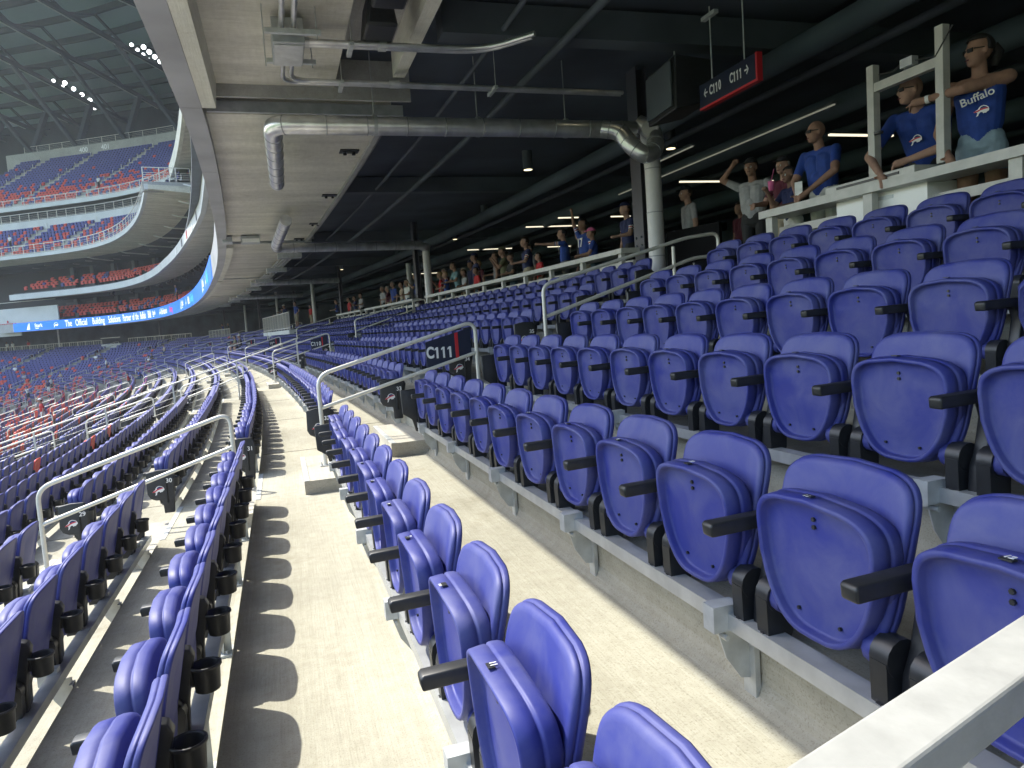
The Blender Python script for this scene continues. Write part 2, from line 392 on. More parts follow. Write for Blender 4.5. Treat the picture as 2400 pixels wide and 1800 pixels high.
def seat_meshes(col, n=40, lod=0):
    ob, op = outline_back(n), outline_pan(n)
    if lod == 0:
        br = [(.5, -.126, 0), (.90, -.127, 0), (.94, -.1255, 0), (.970, -.121, 0), (.983, -.114, 0), (.984, -.109, 0), (.974, -.107, 0), (.974, -.105, 0), (.993, -.1035, 0), (1.0, -.100, 0),
              (1.0, -.091, 0), (.992, -.087, 0), (.94, -.087, 0), (.925, -.092, 0), (.5, -.093, 0)]
        br = [(a, x + .03, d - .03) for a, x, d in br]; back = shell(ob, br, col, lean=.22, curve=-.35)
        pr = [(.5, -.160, -.006), (.82, -.162, -.006), (.862, -.165, -.004), (.878, -.172, -.001), (.886, -.187, 0), (.897, -.192, 0), (.945, -.193, 0), (.960, -.189, 0), (.973, -.166, 0), (.978, -.150, 0),
              (.968, -.148, 0), (.968, -.144, 0), (.986, -.142, 0), (.992, -.136, 0), (.988, -.118, 0), (.97, -.106, 0), (.90, -.100, 0), (.4, -.097, 0)]
        pr = [(a, x + .05, d - .045) for a, x, d in pr]; pan = shell(op, pr, col, lean=-.045, curve=.25)
    else:
        back = shell(ob, [(.9, -.098, -.03), (1, -.07, -.03), (.97, -.048, -.03)], col, lean=.22, curve=-.35)
        pan = shell(op, [(.8, -.102, -.045), (.84, -.145, -.045), (.97, -.12, -.045), (.97, -.055, -.045)], col, lean=-.045, curve=.25)
    return back, pan
def make_seat_parts(col):
    back, pan = seat_meshes(col)
    mb_b = back.mesh('seat_back')
    SH = lambda mb, dx, dz: setattr(mb, 'v', [(a + dx, b, c + dz) for a, b, c in mb.v]); mb_p = pan.mesh('seat_pan')
    # screw heads and drain slot on the underside of the folded pan
    st = MB().use(M['black'])
    for y, z in ((0, .742), (.0, .722), (-.07, .485), (.075, .487)):
        st.tube([(-.156 - .045 * (z - .45), y, z), (-.166 - .045 * (z - .45), y, z)], .006 if z > .7 else .005, 6)
    st.box((-.156, .015, .442), (.006, .03, .007))
    SH(st, .05, -.045); screws = st.mesh('screw')
    npl = MB().use(M['panel_black']); npl.box((-.186, 0, .8035), (.015, .026, .003)); SH(npl, .05, -.045); nplate = npl.mesh('number_plate')
    # armrest with its standard
    arm = MB().use(M['black'])
    arm.prism([(-.255, .607), (-.259, .640), (-.249, .647), (-.05, .652), (-.010, .640), (.003, .610), (-.015, .53), (-.03, .44), (-.04, .285), (-.105, .285), (-.095, .40), (-.072, .46),
               (-.052, .56), (-.065, .600), (-.09, .612)], -.024, .024)
    arm_m = bevel_mesh(arm.mesh('armrest'), .006, 2, 40)
    hg = MB().use(M['black'])
    hg.tube([(-.128, -.026, .485), (-.128, .026, .485)], .047, 14)
    hg.prism([(-.172, .345), (-.176, .48), (-.085, .49), (-.09, .38), (-.105, .345)], -.024, .024)
    hg.box((-.175, 0, .375), (.006, .014, .014))
    SH(hg, .045, -.055); hg_m = hg.mesh('hinge_bracket')
    cup = MB().use(M['black'])
    prf = [(.0, .405), (.036, .402), (.040, .405), (.045, .485), (.051, .49), (.051, .499), (.045, .501), (.041, .495), (.036, .412), (.0, .410)]
    n = 16; V = []; F = []
    for r, z in prf:
        for i in range(n): a = 2 * math.pi * i / n; V.append((.035 + r * 1.08 * math.cos(a), r * 1.08 * math.sin(a), z + .07))
    for j in range(len(prf) - 1):
        for i in range(n): F.append((j * n + i, j * n + (i + 1) % n, (j + 1) * n + (i + 1) % n, (j + 1) * n + i))
    cup.add(V, F, True); cup.box((-.035, 0, .525), (.06, .03, .05))
    cup_m = cup.mesh('cup_holder', fix=True)
    hgblue = MB().use(col); hgblue.tube([(-.128, -.016, .485), (-.128, .016, .485)], .040, 12); SH(hgblue, .045, -.055); hb = hgblue.mesh('hinge_knuckle')
    return dict(back=mb_b, pan=mb_p, screws=screws, arm=arm_m, hinge=hg_m, cup=cup_m, plate=nplate, knuckle=hb)
PARTS = {'blue': make_seat_parts(M['blue']), 'red': make_seat_parts(M['red'])}
def seat_proto(colname, kind):
    """kind: 'front' (rows seen from their front) or 'rear' (rows seen from behind, with cup holder)"""
    p = PARTS[colname]; root = bpy.data.objects.new('stadium_seat', None)
    ch = []
    def c(name, me, loc=(0, 0, 0)):
        o = bpy.data.objects.new(name, me); o.parent = root; o.location = loc; ch.append((o, [])); return o
    c('seat_back', p['back']); pn = c('seat_pan', p['pan'])
    if kind == 'front':
        s = bpy.data.objects.new('screw', p['screws']); s.parent = pn; ch[-1][1].append(s)
        s = bpy.data.objects.new('number_plate', p['plate']); s.parent = pn; ch[-1][1].append(s)
    c('hinge_bracket', p['hinge'], (0, .205, 0)); c('hinge_bracket', p['hinge'], (0, -.205, 0))
    c('armrest', p['arm'], (0, -.26, 0))
    if kind == 'rear': c('cup_holder', p['cup'], (0, -.26, 0))
    else: c('hinge_knuckle', p['knuckle'], (0, .165, 0)); c('hinge_knuckle', p['knuckle'], (0, -.165, 0))
    return root, ch
PROTO = {(c, k): seat_proto(c, k) for c in ('blue', 'red') for k in ('front', 'rear')}
def put_seat(colname, kind, loc, rz, label, group):
    root, ch = PROTO[(colname, kind)]
    r = root.copy(); COL.objects.link(r); r.location = loc; r.rotation_euler = (0, 0, rz)
    tag(r, label, 'stadium seat', group)
    for o, subs in ch:
        q = o.copy(); COL.objects.link(q); q.parent = r
        if q.name.startswith('seat_pan'): q.rotation_euler = (0, rng.uniform(-.022, .012), 0)
        for s in subs:
            t = s.copy(); COL.objects.link(t); t.parent = q
            if s.name.startswith('screw'): t['kind'] = 'stuff'
    if kind == 'front' and abs(rng.random()) < 2:
        pass
    return r
# walk every row and list seat positions
def row_breaks(s_lo, s_hi, half=.68):
    cuts = [a for a in AISLES if s_lo < a < s_hi]
    segs = []; a0 = s_lo
    for a in cuts:
        segs.append((a0, a - half)); a0 = a + half
    segs.append((a0, s_hi)); return segs
W3 = np.array([[ax_r.x, ax_r.y, ax_r.z], [ax_d.x, ax_d.y, ax_d.z], [ax_f.x, ax_f.y, ax_f.z]])
def proj(p):
    c = W3 @ (np.array(p) - np.array(EYE)); 
    if c[2] < .05: return None
    return 1200 + 1680 * c[0] / c[2], 900 + 1680 * c[1] / c[2], c[2]
seats = []      # (dist, row, seg index, index in seg, s, o, z, colour)
segments = []   # (row, seg, s list)
def far_s(r): return SEND
for r in range(-26, 7):
    o = nose(r); z = tz(r - 1)
    for gi, (a, b) in enumerate(row_breaks(-1.6, far_s(r))):
        if 5.4 < r and gi == 0 and False: continue
        if gi == 0:
            ss = [6.64 - .52 * j for j in range(15)]
        else:
            k = 1 + o * dhd((a + b) / 2)
            L = (b - a) * k; n = int((L + .02) / .52)
            if n < 2: continue
            ss = [a + (.26 + .52 * j + (L - n * .52) * .0) / k for j in range(n)]
            # local stretch
            t = a; ss = []
            while True:
                kk = max(.2, 1 + o * dhd(t)); 
                c = t + .26 / kk
                if c + .24 / kk > b: break
                ss.append(c); t += .52 / kk
        segments.append((r, gi, ss, o, z))
        for j, s in enumerate(ss):
            p = P(s, o, z + .6); q = proj(p)
            vis = q is not None and -140 < q[0] < 2540 and -300 < q[1] < (3400 if q[2] < 2 else 2050)
            d = (p - EYE).length
            seats.append([d, r, gi, j, s, o, z, vis])
def seat_col(r, s, o):
    h = math.sin(r * 12.9898 + round(s / .52) * 78.233) * 43758.5453; h -= math.floor(h)
    p = 0.0
    if r <= -3 and s < 9: p = .05 if r > -7 else .35
    elif r <= -4 and s < 24: p = .10
    elif r <= -9: p = .45
    if s > 70:
        p = .04 if r > -3 else (.15 if r > -10 else .5)
        if r > 2: p = .01
    if 24 <= s <= 70 and r > -9: p = 0.0 if r > -5 else .12
    if r >= -2 and s < 70: p = 0
    return 'red' if h < p else 'blue'
vis = sorted([q for q in seats if q[7]], key=lambda q: q[0])
near = vis[:300]; nearset = set((q[1], q[2], q[3]) for q in near)
ROWNO = lambda r: 31 + r
def hint_(r): return {0: 'row just left of the walkway', 1: 'row standing on the walkway edge', 6: 'top row under the counter'}.get(r) or ('%s row above the walkway' % ORD[r - 2] if r > 1 else '%s row down from the walkway' % ORD[-r])
for q in near:
    d, r, gi, j, s, o, z, _ = q
    colr = seat_col(r, s, o); kind = 'front' if r >= 1 else 'rear'
    num = (j + 1)
    hint = {0: 'row just left of the walkway', 1: 'row standing on the walkway edge', 6: 'top row under the counter'}.get(r) or ('%s row above the walkway' % ORD[r - 2] if r > 1 else '%s row down from the walkway' % ORD[-r])
    lab = '%s folded seat, %s %s aisle, %s' % (colr, ORD[min(j, 29)], ['before the nearest', 'past the nearest', 'past the second', 'past the third'][min(gi, 3)], hint)
    q_ = put_seat(colr, kind, P(s, o - (.045 if r <= 0 else -.028), z - (0 if r <= 0 else .012)), hd(s) + rng.uniform(-.006, .006), lab, 'folding seats in the rows nearest the camera')
    if gi == 0 and r in (1, 2) and j > 4:
        text('seat_number', str(j + 1), .021, M['ink'], P(s, o, z) + Vector((-.108, 0, .7490)), (0, -1, 0), (1, 0, 0), q_, .0004, bold=.0006)
# all the other seats: one object of low seats (past the limit of single ones)
lb, lp = seat_meshes(M['blue'], 12, 1)
def lod_arrays(kind):
    mb = MB(); mb.use(M['blue'])
    if kind == 2:      # tiny: two slabs
        mb.box((.01, 0, .63), (.045, .42, .40)); mb.box((-.09, 0, .57), (.06, .40, .36)); mb.use(M['black']); mb.box((-.11, -.26, .60), (.24, .05, .06))
    else:
        mb.add(lb.v, lb.f, True); mb.add(lp.v, lp.f, True)
        mb.use(M['black']); mb.prism([(-.255, .607), (-.255, .645), (-.01, .65), (.0, .60), (-.04, .285), (-.105, .285), (-.06, .60)], -.282, -.238)
        mb.box((-.083, 0, .345), (.08, .46, .07))
        if kind == 1: mb.tube([(.035, -.26, .47), (.035, -.26, .57)], [.04, .05], 8)
    V = np.array(mb.v, dtype=np.float64); F = mb.f; mi = np.array(mb.mi); sm = np.array(mb.sm)
    return V, F, mi, sm
LOD = {k: lod_arrays(k) for k in (0, 1, 2)}
def mass(name, items, label, cat, kind='stuff'):
    """items: (x,y,z,h,red,lod) -> one mesh"""
    Vs = []; loops = []; starts = []; totals = []; mis = []; sms = []; base = 0; nl = 0
    cache = {}
    for k, (V, F, mi, sm) in LOD.items():
        cache[k] = (V, np.concatenate([np.array(f) for f in F]), np.array([len(f) for f in F]), mi, sm)
    for x, y, z, h, red, lod in items:
        V, lv, lt, mi, sm = cache[lod]
        c, s_ = math.cos(h), math.sin(h)
        W = np.empty_like(V); W[:, 0] = V[:, 0] * c - V[:, 1] * s_ + x; W[:, 1] = V[:, 0] * s_ + V[:, 1] * c + y; W[:, 2] = V[:, 2] + z
        Vs.append(W); loops.append(lv + base); base += len(V); totals.append(lt)
        m_ = mi.copy(); 
        if red: m_[m_ == 0] = 2
        mis.append(m_); sms.append(sm)
    V = np.concatenate(Vs); lv = np.concatenate(loops); lt = np.concatenate(totals); mi = np.concatenate(mis); sm = np.concatenate(sms)
    me = bpy.data.meshes.new(name); me.vertices.add(len(V)); me.vertices.foreach_set('co', V.ravel())
    me.loops.add(len(lv)); me.loops.foreach_set('vertex_index', lv)
    me.polygons.add(len(lt)); st = np.concatenate([[0], np.cumsum(lt)[:-1]]); me.polygons.foreach_set('loop_start', st)
    me.polygons.foreach_set('loop_total', lt)
    for m in (M['blue'], M['black'], M['red']): me.materials.append(m)
    me.polygons.foreach_set('material_index', mi); me.polygons.foreach_set('use_smooth', sm)
    me.update(calc_edges=True); me.validate()
    return tag(link(name, me), label, cat, kind=kind)
items = []
for q in seats:
    d, r, gi, j, s, o, z, v = q
    if (r, gi, j) in nearset: continue
    if not v and not (gi == 0 and d < 9): continue
    p = P(s, o - (.045 if r <= 0 else -.028), z - (0 if r <= 0 else .012)); items.append((p.x, p.y, p.z, hd(s), seat_col(r, s, o) == 'red', 2 if d > 48 else (0 if r >= 1 else 1)))
mass('stadium_seats', items, 'blue and scattered red seats filling the rows farther round the bowl', 'seats')
print('seats', len(seats), 'individual', len(near), 'mass', len(items))

# ------------------------------------------------------------------ beams, brackets, pedestals per row segment
trap = MB().use(M['bracket'])
trap.prism([(-.17, .325), (-.13, .22), (-.07, .15), (-.012, .14), (-.012, .33)], -.003, .003)
trap.prism([(-.03, .08), (-.03, .30), (-.006, .30), (-.006, .08)], -.03, .03)
trap.prism([(-.20, .318), (-.20, .398), (-.085, .398), (-.085, .318)], -.028, .028)
trap.tube([(-.15, -.035, .30), (-.15, .035, .30)], .01, 6)
trap.v = [(a * .8 if a < -.02 else a, b, c - .06) for a, b, c in trap.v]; trap_m = trap.mesh('beam_bracket')
ped = MB().use(M['bracket'])
ped.box((-.10, 0, .14), (.085, .012, .27)); ped.box((-.12, 0, .006), (.22, .14, .014)); ped.box((-.10, 0, .14), (.012, .085, .27))
for y in (-.045, .045):
    ped.tube([(-.08, y, .01), (-.08, y, .03)], .008, 6); ped.tube([(-.2, y, .01), (-.2, y, .03)], .008, 6)
ped_m = ped.mesh('pedestal')
for r, gi, ss, o, z in segments:
    if gi > 3 or (r < -12 and gi < 1): continue
    a, b = ss[0], ss[-1]
    if a > b: a, b = b, a
    k = max(.3, 1 + o * dhd((a + b) / 2)); a -= .24 / k; b += .24 / k
    P0 = P((a + b) / 2, o, z)
    root = empty('seat_beam', (0, 0, 0))
    sweep('beam_rail', [(o - .110, z + .262), (o - .110, z + .312), (o - .045, z + .312), (o - .045, z + .262)], a, b, M['beam'], 1.0, parent=root)
    n = max(2, int((b - a) * k / 1.04))
    for i in range(n):
        s = a + .35 / k + (b - a - .7 / k) * i / (n - 1)
        q = bpy.data.objects.new('pedestal' if r == 0 else 'beam_bracket', ped_m if r == 0 else trap_m); COL.objects.link(q); q.parent = root
        q.location = P(s, o, z); q.rotation_euler = (0, 0, hd(s))
        if gi > 1 and i > 14: break
    side = ['before the nearest aisle', 'past the nearest aisle', 'past the second aisle', 'past the third aisle'][gi]
    tag(root, 'aluminium beam %s, %s' % (side, hint_(r)), 'seat beam', 'beams under the seat rows')

# ------------------------------------------------------------------ emblem and row end panels
EMB_BODY = [(-.95, -.15), (-.72, .08), (-.45, .18), (-.30, .42), (-.05, .62), (.28, .66), (.60, .52), (.85, .28), (.93, 0), (.90, -.22), (.70, -.30), (.55, -.46), (.34, -.42), (.22, -.50),
            (.12, -.30), (-.12, -.24), (-.30, -.42), (-.42, -.70), (-.70, -.78), (-.55, -.52), (-.50, -.22)]
EMB_RED = [(-.98, -.10), (-.78, .02), (-.5, .05), (-.15, .20), (.30, .26), (.80, .22), (.83, .10), (.30, .07), (-.1, .0), (-.45, -.14), (-.75, -.20)]
EMB_IN = [(-.22, .30), (0, .50), (.28, .56), (.56, .43), (.77, .22), (.30, .22), (-.12, .16)]
def emblem(name, m0, m1, m2, parent, o, x, y, n, size):
    """outline body, inner field and stripe: small flat prints, 1 mm apart; x,y,n: axes in parent space"""
    x, y, n = Vector(x), Vector(y), Vector(n); o = Vector(o)
    for nm, poly, m, d in (('emblem', EMB_BODY, m0, .0006), ('emblem_field', EMB_IN, m1, .0016), ('emblem_stripe', EMB_RED, m2, .0026)):
        mb = MB().use(m); V = [o + x * (px * size) + y * (py * size) + n * d for px, py in poly]
        mb.add(V, [tuple(range(len(V)))]); mb.build(nm, parent)
endp = MB().use(M['panel_black'])
endp.prism([(-.27, .645), (-.275, .42), (-.25, .37), (-.20, .345), (-.135, .34), (-.13, .20), (-.03, .20), (-.02, .36), (-.005, .50), (.0, .60), (-.03, .66), (-.16, .665)], -.02, .02)
endp.box((-.085, -.024, .44), (.006, .008, .26))
end_m = bevel_mesh(endp.mesh('end_standard'), .012, 2, 35)
rear_p = MB().use(M['black']); rear_p.prism([(-.235, .40), (-.245, .63), (-.02, .645), (-.02, .34), (-.05, .22), (-.12, .22), (-.15, .34)], -.02, .02)
rear_m = bevel_mesh(rear_p.mesh('end_board'), .01, 2, 35)
M['emb_in'] = mat('dark blue emblem print', (0.01, 0.02, 0.10), 0.5)
for r, gi, ss, o, z in segments:
    if gi == 0 and r > 0:      # far end of our own section, at the aisle
        s = 6.92; e = empty('row_end_panel', P(s, o, z), hd(s), 'plain black board at the aisle end of the %s' % hint_(r), 'end panel', 'black end panels of the rows')
        link('board', rear_m, e)
    if gi in (1, 2) and -9 <= r:
        s = min(ss) - .29 / max(.3, 1 + o * dhd(min(ss)))
        e = empty('row_end_panel', P(s, o, z), hd(s), 'charcoal end panel with buffalo emblem, %s aisle, %s' % ('nearest' if gi == 1 else 'second', hint_(r)), 'end panel', 'black end panels of the rows')
        bd = link('board', end_m, e)
        h = hd(s); base = P(s, o, z); tx = Vector((math.cos(h), math.sin(h), 0)); fw = Vector((-math.sin(h), math.cos(h), 0))
        if gi == 1 or r > -3:
            text('row_number', str(ROWNO(r)), .062, M['ink'], base + tx * -.055 - fw * .030 + Vector((0, 0, .545)), tx, (0, 0, 1), e, .0008, bold=.0012)
            emblem('emblem', M['ink'], M['emb_in'], M['logo_red'], e, (-.165, -.0235, .455), (1, 0, .18), (-.18, 0, 1), (0, -1, 0), .062)

# ------------------------------------------------------------------ aisle handrails
def handrail(s, x0, zt0, run, slope, label, post_z0, post_z1, sign=None, long=False, rad=.021):
    h = hd(s); root = empty('aisle_handrail', P(s, 0, 0), h, label, 'handrail', 'handrails standing in the aisles')
    x1 = x0 + run; zt1 = zt0 + slope * run
    mb = MB().use(M['rail'])
    if not long:
        mb.tube(rounded([(x0, 0, post_z0), (x0, 0, zt0 + .02), (x1, 0, zt1 + .05), (x1, 0, post_z1)], .13, 7), rad, 12)
    else:
        mb.tube(rounded([(x0, 0, post_z0), (x0, 0, zt0 + .02), (x1 - .45, 0, zt1 - .02), (x1, 0, zt1 + .03), (x1, 0, zt1 - .24), (x1 - .35, 0, zt1 - .26), (x0 + .02, 0, zt0 - .33)], .10, 6), rad, 12)
    mb.build('top_rail', root)
    if not long:
        mb = MB().use(M['rail']); mb.tube([(x0, 0, zt0 - .32), (x1, 0, zt1 - .29)], rad * .92, 10); mb.build('mid_rail', root)
    else:
        mb = MB().use(M['rail']); xm = x0 + .73 * run; mb.tube([(xm, 0, zt0 + slope * (xm - x0) + .02), (xm, 0, post_z1)], rad, 10); mb.build('post', root)
    mb = MB().use(M['beam']); mb.box((x0, 0, post_z0 + .006), (.11, .11, .012))
    for dx in (-.04, .04):
        for dy in (-.04, .04): mb.tube([(x0 + dx, dy, post_z0 + .01), (x0 + dx, dy, post_z0 + .035)], .006, 6)
    mb.build('base_plate', root)
    if not long:
        mb = MB().use(M['beam']); mb.box((x1, 0, post_z1 + .006), (.11, .11, .012)); mb.build('base_plate', root)
    if sign:
        a, b = x0 + .67 * run, x0 + .965 * run
        za = lambda x: zt0 + slope * (x - x0)
        mb = MB().use(M['navy'])
        mb.prism([(a, za(a) - .005), (b, za(b) - .005), (b, za(b) - .30), (a, za(a) - .315)], -.006, .006); mb.build('sign_panel', root)
        rb = x0 + .86 * run
        mb = MB().use(M['signred']); mb.prism([(rb, za(rb) - .008), (rb + .036, za(rb + .036) - .008), (rb + .036, za(rb + .036) - .30), (rb, za(rb) - .30)], -.010, .010); mb.build('red_stripe', root)
        tx = Vector((math.cos(h), math.sin(h), 0)); fw = Vector((-math.sin(h), math.cos(h), 0))
        cx = (a + rb) / 2
        sign_text('sign_lettering', sign, .165, M['ink'], P(s, 0, 0) + tx * (cx - .01) - fw * .0085 + Vector((0, 0, za(cx) - .165)), tx, (0, 0, 1), root, sx=.72, bold=.006)
    return root
names = {0: 'nearest aisle', 1: 'second aisle', 2: 'third aisle', 3: 'fourth aisle', 4: 'fifth aisle', 5: 'sixth aisle', 6: 'seventh aisle', 7: 'eighth aisle', 8: 'ninth aisle', 9: 'tenth aisle'}
signs = {0: 'C111', 1: 'C110', 2: '109', 3: '108', 4: '107', 5: '106'}
for ai, s in enumerate(AISLES[:10]):
    for j in range(-8, 2):
        x0 = .34 + 2.52 * j
        if j == -1: x0 = -2.25
        k = int(math.floor((x0 + .35) / PITCH)); zb = tz(k) + .12 if j <= 0 else 1.0
        if j == 0: handrail(s, .34, 1.04, 1.70, .245, 'cream handrail with sign %s rising beside row 33 in the %s' % (signs.get(ai, '105'), names[ai]), .125, .53, sign=signs.get(ai, '105'))
        elif j == 1:
            handrail(s, 2.86, 1.83, 2.3, .22, 'cream handrail with looped upper end by the top rows in the %s' % names[ai], 1.0, 1.35, long=True)
        else:
            zt = {-1: .22}.get(j, tz(k) + .95)
            handrail(s, x0, zt, 1.72, .29 if j == -1 else .265, 'cream handrail, %s one down the %s from the walkway' % (ORD[-j - 1], names[ai]), zb, tz(k + 2) + .01)
# long guard rail with wires running down beside the second aisle
h = hd(21.4); root = empty('guard_rail', P(21.4, 0, 0), h, 'long thin guard rail with several wires running down the slope', 'guard rail')
def ztc(x):
    k = (x + .35) / PITCH; k0 = int(math.floor(k)); return tz(k0) + (tz(k0 + 1) - tz(k0)) * (k - k0) if k < 5 else 1.64
mb = MB().use(M['rail'])
xs = [-9 + .83 * i for i in range(13)]
mb.tube([(x, 0, ztc(x) + 1.0) for x in xs], .02, 8); mb.build('top_rail', root)
for q in range(5):
    mb = MB().use(M['rail']); mb.tube([(x, 0, ztc(x) + .18 + .15 * q) for x in xs], .007, 6); mb.build('wire', root)
for x in xs[::2]:
    mb = MB().use(M['rail']); mb.box((x, 0, ztc(x) + .5), (.04, .04, 1.02)); mb.build('post', root)

# ------------------------------------------------------------------ T0: deck right above us
STRIPZ = 4.30
root = empty('deck_fascia', (0, 0, 0), 0, 'grey metal fascia curving round the lower edge of the deck overhead', 'fascia')
cuts = [-18, -12, -6, 0, 3.2, 6.4, 9.62, 13.2, 16.8, 20.5, 24.5, 28.5, 33, 38, 44, 50, 56, 62, 68, 74, 80, 86, 92, 98, 104, 110, 116]
for a, b in zip(cuts[:-1], cuts[1:]):
    sweep('fascia_panel', [(-.87, STRIPZ), (-.62, STRIPZ), (-.62, STRIPZ + .3), (-.80, STRIPZ + .3), (-.84, 5.36), (-.87, 5.36)], a + .006, b - .006, M['strip'], 1.0, parent=root)
# screen on the outer face
root = empty('led_ribbon_board', (0, 0, 0), 0, 'long blue ribbon screen with white lettering round the deck edge', 'screen')
cuts = [35.5, 44, 54, 64, 76, 88, 113.3]
for a, b in zip(cuts[:-1], cuts[1:]):
    sweep('screen_panel', [(-.90, 4.33), (-.875, 4.33), (-.875, 5.38), (-.90, 5.38)], a + .02, b - .02, M['led'], .8, parent=root)
def led_text(s, body, size, m=M['ledtext'], sx=1.0, z=4.85):
    # read from the field side: x direction runs towards smaller s
    h = hd(s); xd = (math.sin(h), -math.cos(h), 0)
    text('screen_lettering', body, size, m, P(s, -.93, z), xd, (0, 0, 1), root, .004, sx=sx, bold=.008)
t = 'The Official Building Solutions Partner of the Buffalo Bills.'
# word by word so that the line follows the bend
s = 105.4
for wd in t.split():
    L = len(wd) * .335
    led_text(s - L / 2, wd, 1.08, sx=.62); s -= L + .22
for sp, sc in ((110.2, 1.0), (85.8, 1.0), (68.5, 1.0), (47, 1.0)):
    led_text(sp - 0.75, 'Stark', .62, sx=.9, z=4.92)
    h = hd(sp); xd = Vector((math.sin(h), -math.cos(h), 0)); o = P(sp, -.905, 4.85); nn = Vector((-math.cos(h), -math.sin(h), 0))
    for poly in ([(-.55, -.36), (-.2, .42), (-.2, -.36)], [(-.14, .42), (-.05, .42), (-.05, -.36), (-.14, -.36)]):
        mb = MB().use(M['ledtext']); V = [o + xd * (a - .55) + Vector((0, 0, b)) + nn * .003 for a, b in poly]; mb.add(V, [tuple(range(len(V)))]); mb.build('screen_mark', root)
    led_text(sp - .5, 'GROUP', .14, z=4.58)
    emblem('screen_mark', M['ledtext'], M['led'], M['led'], root, P(sp - 3.3, -.905, 4.86), Vector((math.sin(hd(sp - 3.3)), -math.cos(hd(sp - 3.3)), 0)), (0, 0, 1), nn, .42)
led_text(80.3, 'The Future is', .85, sx=.7); led_text(76.2, 'Strong', .85, m=M['ledred'], sx=.8)
led_text(62.5, 'Built', .85, sx=.8); led_text(59.6, 'By The Big', .85, sx=.8, m=M['ledcyan'])
led_text(41, 'The Big', .85, sx=.8, m=M['ledcyan'])
# concrete edge beam and soffit panels (per bay)
root = empty('deck_soffit', (0, 0, 0), 0, kind='structure')
bays = [(-18, -4.9), (-4.85, 9.62), (10.25, 23.3), (24.0, 37.0), (37.6, 51), (51.5, 64), (64.5, 77), (77.5, 90), (90.5, 103), (103.5, 116)]
for bi, (a, b) in enumerate(bays):
    if bi < 2:
        sweep('edge_beam', [(-.618, STRIPZ + .004), (-.46, STRIPZ + .004), (-.43, 4.62), (-.618, 4.62)], a, b, M['soffit_light'], 1.5, parent=root)
        sweep('soffit_panel', [(-.43, 4.60), (.97, 4.60), (.97, 4.95), (-.43, 4.95)], a, b, M['soffit'], 1.5, parent=root)
        sweep('soffit_recess', [(.975, 4.93), (1.64, 4.93), (1.64, 5.2), (.975, 5.2)], a, b - .5, M['grey_concrete'], 1.5, parent=root)
        sweep('rib', [(1.645, 4.58), (1.79, 4.58), (1.86, 5.1), (1.645, 5.1)], a, b - .5, M['soffit_light'], 1.5, parent=root)
    else:
        if bi > 2: sweep('edge_beam', [(-.618, STRIPZ + .004), (-.42, STRIPZ + .004), (-.39, 4.5), (-.618, 4.5)], a, b, M['soffit_light'], 1.5, parent=root)
        sweep('soffit_panel', [(-.615 if bi == 2 else -.39, 4.42), (1.72, 4.42), (1.80, 4.50), (1.80, 4.8), (-.615 if bi == 2 else -.39, 4.8)], a, b, M['soffit'], 1.5, parent=root)
        sweep('rib', [(1.66, 4.36), (1.74, 4.36), (1.80, 4.41), (1.66, 4.41)], a, b, M['grey_concrete'], 1.5, parent=root)
    # cross beams framing the joint slot between bays
    mb = MB().use(M['grey_concrete']); hh = hd(b)
    e0, e1 = P(b + .02, -.6, 0), P(b + .02, 1.95, 0)
    mb.beam((e0.x, e0.y, 4.70), (e1.x, e1.y, 4.70), .05, .5); mb.build('joint_beam', root)
    if bi > 0:
        e0, e1 = P(a - .04, -.6, 0), P(a - .04, 1.95, 0)
        mb = MB().use(M['galv_mat']); mb.beam((e0.x, e0.y, 4.50), (e1.x, e1.y, 4.50), .06, .14); mb.build('joint_angle', root)
    if bi < 8:
        e0, e1 = P(b + .10, -.42, 4.62), P(b + .10, .9, 4.62)
        mb = MB().use(M['insul']); mb.beam(e0, e1, .03, .05); mb.build('joint_label', root)
        e0, e1 = P(b + .10, -.44, 4.62), P(b + .10, -.36, 4.62)
        mb = MB().use(M['tape']); mb.beam(e0, e1, .034, .054); mb.build('joint_tape', root)
# deck slab above, floor for the people behind the screen
sweep('deck_slab', [(-.82, 5.21), (5, 5.21), (22, 5.45), (22, 5.75), (5, 5.62), (-.80, 5.33)], -20, 160, M['dark'], 1.5, kind='structure')
sweep('concourse_ceiling', [(1.87, 5.02), (7.0, 5.10), (7.0, 5.19), (1.87, 5.19)], -20, 160, M['dark'], 1.5, kind='structure')
sweep('concourse_back_wall', [(21, 1.6), (21.3, 1.6), (21.3, 5.7), (21, 5.7)], -20, 160, M['dark'], 3, kind='structure')
mb = MB().use(M['dark']); a, b = P(-19.5, -0.5), P(-19.5, 22); mb.add([(-.6, -19.5, 1.4), (22, -19.5, 1.4), (22, -19.5, 5.7), (-.6, -19.5, 5.7)], [(0, 1, 2, 3)])
mb.build('near_sky_blocker', kind='structure')  # unseen sheet added behind the camera to stop sky light leaking in
mb = MB().use(M['dark']); a, b = P(159.5, 3), P(159.5, 22); mb.add([(a.x, a.y, 0), (b.x, b.y, 0), (b.x, b.y, 14), (a.x, a.y, 14)], [(0, 1, 2, 3)]); mb.build('far_sky_blocker', kind='structure')  # added out of view: closes the far concourse end against sky light

